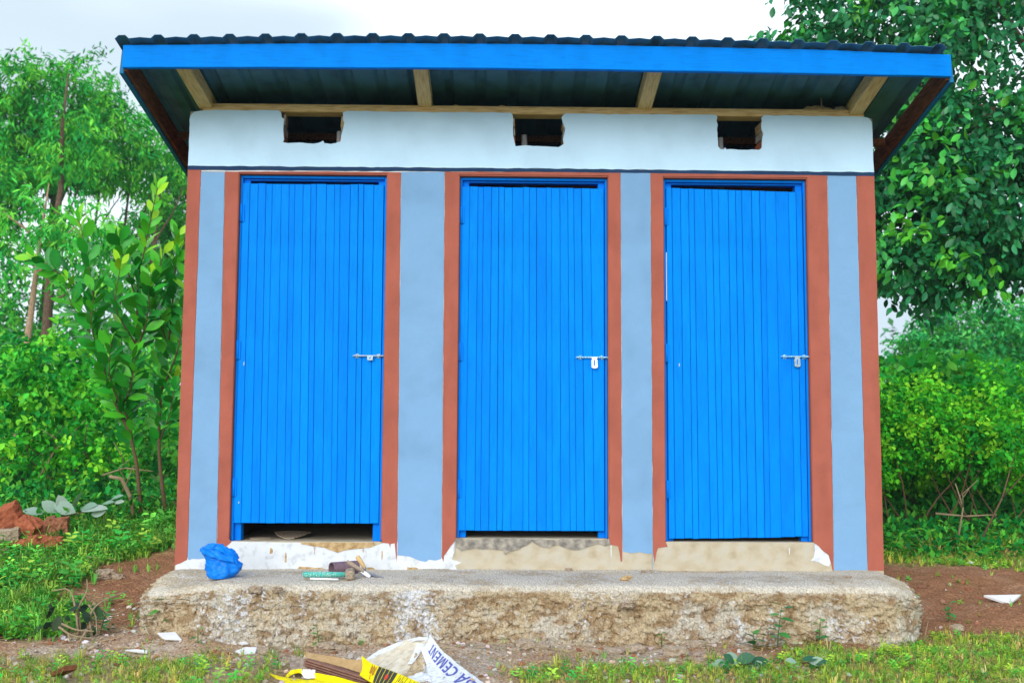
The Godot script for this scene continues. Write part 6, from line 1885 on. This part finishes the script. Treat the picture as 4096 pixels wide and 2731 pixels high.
	var stems := [[V(-0.02, 0.0, 0.05), V(-0.05, 0.12, 0.02), V(-0.02, 0.20, 0.0), V(-0.03, 0.26, -0.02)], [V(-0.03, 0.0, 0.06), V(-0.06, 0.13, 0.04), V(-0.11, 0.21, 0.0), V(-0.20, 0.20, -0.02)], [V(0.05, 0.0, 0.10), V(0.03, 0.10, 0.08), V(0.07, 0.16, 0.02), V(0.17, 0.20, -0.05)],
		[V(-0.10, 0.06, 0.10), V(-0.02, 0.035, 0.12), V(0.07, 0.03, 0.13)], [V(-0.10, 0.05, 0.13), V(-0.03, 0.015, 0.15), V(0.07, 0.0, 0.16)], [V(0.03, 0.03, 0.12), V(0.02, -0.01, 0.17), V(0.03, -0.03, 0.20)], [V(-0.05, 0.02, 0.14), V(-0.02, -0.01, 0.19)], [V(0.0, 0.14, 0.02), V(0.05, 0.09, 0.06), V(0.08, 0.02, 0.12)], [V(0.02, 0.15, 0.02), V(0.1, 0.09, 0.0), V(0.16, 0.10, -0.06)]]
	for s in stems:
		var pts := []
		var rad := []
		for i in 9:
			pts.append(at + along(s, i / 8.0))
			rad.append(lerpf(0.0065, 0.003, i / 8.0))
		part("stem", tube_mesh(pts, rad, 6), M.dry_stem, o)
	var dk := []
	for c in [Color(0.02, 0.05, 0.025), Color(0.06, 0.10, 0.05), Color(0.03, 0.09, 0.03)]:
		dk.append(leaf_color_mat(c.linear_to_srgb(), 0.7))
	for i in 26:
		var lf := part("leaf", ov, dk[r.randi() % 3], o)
		lf.transform = leaf_xf(V(r.randf_range(-0.20, 0.06), r.randf_range(0.01, 0.15), r.randf_range(-0.06, 0.10)), rdir(r) + V(0, -0.5, 0.2), rdir(r) + V(0, 0.4, 0.4), r.randf_range(0.05, 0.085))


func fallen(called: String, label: String, at: Vector3, leaves: Array, leaf: Mesh, tones: Array, seed_: int, shrink := 0.8) -> void:
	var r := rgen(seed_)
	var o := thing(called, label, "branch", at)
	part("stem", tube_mesh([at + V(leaves[0][0] + 0.02, 0.0, 0.0), at + V(0.0, 0.02, 0.01), at + V(leaves[-1][0] + 0.03, leaves[-1][1], 0.0)], [0.004, 0.0045, 0.0035], 6), M.twig, o)
	for e in leaves:
		var lf := part("leaf", leaf, tones[r.randi() % tones.size()], o)
		var dir := V(cos(e[3]), 0.18 + 0.35 * absf(sin(e[3])), 0.25)
		lf.transform = leaf_xf(V(e[0], e[1], e[2]), dir, V(0, 0.7, 0.6) + rdir(r) * 0.4, e[4] * shrink)


func build_grass() -> void:
	var r := rgen(900)
	# blades in tufts
	var st := st_new(false)
	for k in 7:
		var a := k * 0.9 + r.randf_range(-0.3, 0.3)
		var l := r.randf_range(0.6, 1.05)
		var out := V(cos(a), 0, sin(a))
		var side := V(-sin(a), 0, cos(a))
		var w := 0.028
		var p0 := out * 0.06
		var p1 := out * 0.20 + V(0, l * 0.6, 0)
		var p2 := out * r.randf_range(0.4, 0.75) + V(0, l * 0.95, 0)
		quad_out(st, p0 - side * w, p0 + side * w, p1 + side * w * 0.8, p1 - side * w * 0.8, V(0, -5, 0) - out * 5.0)
		tri_out(st, p1 - side * w * 0.8, p1 + side * w * 0.8, p2, V(0, -5, 0) - out * 5.0)
	var tuft := done(st)
	# a sprig of small round leaves
	var sp := st_new(false)
	for k in 9:
		var a := k * 2.4
		var y := 0.15 + 0.85 * k / 8.0
		var lf := leaf_mesh(0.62 - 0.28 * k / 8.0, 0.42 - 0.18 * k / 8.0, 0.15, 0.15, 3, 0.5)
		sp.append_from(lf, 0, leaf_xf(V(cos(a) * 0.05, y, sin(a) * 0.05), V(cos(a), 0.35, sin(a)), V(0, 1, 0), 1.0))
	var sprig := sp.commit()
	var gx := []
	var gc := []
	var lx := []
	var lc := []
	var dx := []
	var dc := []
	var tries := 0
	while tries < 230000 and gx.size() + lx.size() < 48000:
		tries += 1
		var x := r.randf_range(-4.2, 4.2)
		var z := r.randf_range(-2.3, 2.8)
		if z < 0.63 and x > -1.78 and x < 2.18:
			continue
		if z < -0.4 and absf(x) < 1.85:
			continue
		if x > -0.92 and x < -0.02 and z > 1.06 and z < 1.8:   # under the carton and the sack
			continue
		var g := greenness(x, z)
		if r.randf() > smooth(0.10, 0.95, g) + 0.008:
			continue
		var y := ground_at(x, z)
		var left := smooth(-1.3, -2.2, x) * smooth(0.95, 0.5, z)
		var right := smooth(0.9, 1.7, x)
		var leafy := 0.15 + 0.28 * left + 0.38 * right
		var s := r.randf_range(0.6, 1.25)
		var rot := Basis.from_euler(V(r.randf_range(-0.25, 0.25), r.randf() * TAU, r.randf_range(-0.25, 0.25)))
		if r.randf() < leafy:
			var clump := noise.get_noise_3d(x * 3.1, 31.0, z * 3.1)
			var h := s * lerpf(lerpf(0.040, 0.027, right), 0.056, left) * (1.0 + 0.9 * clump) * (1.7 if r.randf() < 0.10 * left else 1.0)
			var wide := h * r.randf_range(0.75, 1.25)
			rot = rot * Basis.from_euler(V(r.randf_range(-0.35, 0.35), 0, r.randf_range(-0.35, 0.35)))
			lx.append(Transform3D(rot.scaled(V(wide, h, wide)), V(x, y - 0.004, z)))
			var c: Color = [Color(0.07, 0.46, 0.06), Color(0.14, 0.54, 0.07), Color(0.03, 0.35, 0.055), Color(0.30, 0.56, 0.06)][r.randi() % 4]
			if right > 0.4 and r.randf() < 0.75:
				c = [Color(0.19, 0.46, 0.035), Color(0.30, 0.52, 0.04), Color(0.09, 0.36, 0.03)][r.randi() % 3]
			lc.append(tone(c, r, 0.35, 1.15 + 0.5 * noise.get_noise_3d(x * 2.3, 57.0, z * 2.3)))
		else:
			var h2 := s * (0.055 if r.randf() > 0.06 else 0.10) * lerpf(1.0, 1.7, left)
			var c2: Color = [Color(0.34, 0.52, 0.06), Color(0.50, 0.58, 0.10), Color(0.58, 0.50, 0.18), Color(0.20, 0.47, 0.06)][r.randi() % 4]
			if left > 0.5:
				c2 = [Color(0.12, 0.47, 0.07), Color(0.28, 0.55, 0.08)][r.randi() % 2]
			gx.append(Transform3D(rot.scaled(V(h2 * 0.8, h2, h2 * 0.8)), V(x, y - 0.004, z)))
			gc.append(tone(c2, r, 0.25, 1.0))
	# dry stalks and straw lying about
	for i in 1700:
		var x := r.randf_range(-2.4, 2.9)
		var z := r.randf_range(0.6, 1.75)
		if i >= 1100:   # and over the growth on the left
			x = r.randf_range(-3.4, -1.8)
			z = r.randf_range(-1.2, 0.6)
		if noise.get_noise_3d(x * 2.0, 20.0, z * 2.0) < -0.1:
			continue
		var a := r.randf() * TAU
		var l := r.randf_range(0.03, 0.11)
		dx.append(Transform3D(Basis(V(cos(a), r.randf_range(-0.1, 0.35), sin(a)).normalized() * l, V(0, 0.0014, 0), V(-sin(a), 0, cos(a)) * 0.0016), V(x, ground_at(x, z) + (0.008 if i < 1100 else r.randf_range(0.01, 0.06)), z)))
		dc.append(tone([Color(0.42, 0.34, 0.16), Color(0.30, 0.2, 0.09), Color(0.5, 0.44, 0.2)][r.randi() % 3], r, 0.25, 1.0))
	var o := multi("grass", tuft, M.grass, gx, gc, self)
	o.set_meta("label", "sparse yellow green grass over the earth in front")
	o.set_meta("category", "grass")
	o = multi("ground_weeds", sprig, M.grass, lx, lc, self)
	o.set_meta("label", "small leaved creeping weeds in front at left and right")
	o.set_meta("category", "ground cover")
	var stalk := BoxMesh.new()
	stalk.size = V(1, 1, 1)
	o = multi("straw", stalk, M.grass, dx, dc, self)
	o.set_meta("label", "bits of dry straw strewn on the ground in front")
	o.set_meta("category", "straw")
	# taller tufts that stand alone
	var t3 := [[-1.99, 1.20, 0.13, "bright grass tuft at the lower left corner"], [0.98, 1.06, 0.13, "upright thin grass tuft behind the dark twig"], [1.45, 0.95, 0.14, "tall grass tuft right of the bushy weed"], [-1.0, 0.95, 0.09, "yellow grass tuft left of the carton"], [-0.9, 0.88, 0.09, "grass tuft under the curling weed"]]
	for e in t3:
		var mt := leaf_color_mat(lin(0.28, 0.42, 0.06), 0.7)
		var th := thing("grass_tuft", e[3], "grass", V(e[0], ground_at(e[0], e[1]), e[1]), "single grass tufts")
		for k in 3:
			var b := part("blades", tuft, mt, th)
			b.transform = Transform3D(Basis.from_euler(V(0, k * 2.1, 0)).scaled(V(e[2] * 0.55, e[2] * (1.0 - 0.15 * k), e[2] * 0.55)), V(0.02 * k - 0.02, 0, 0.012 * k))
	# a few tall dry stalks at the right front
	for e in [[1.62, 1.20, "dry stalk standing in the right hand grass"], [1.70, 1.05, "second dry stalk close behind the first"], [0.92, 0.78, "short brown stalk below the slab"], [2.1, 0.62, "bent dry stalk at the right end of the slab"]]:
		var p := V(e[0], ground_at(e[0], e[1]), e[1])
		tag(part("dry_stalk", tube_mesh([p, p + V(0.01, 0.06, 0), p + V(0.03, 0.12, -0.01)], [0.003, 0.0025, 0.0015], 6), M.dry_stem, self), e[2], "stalk", "dry stalks in the grass")
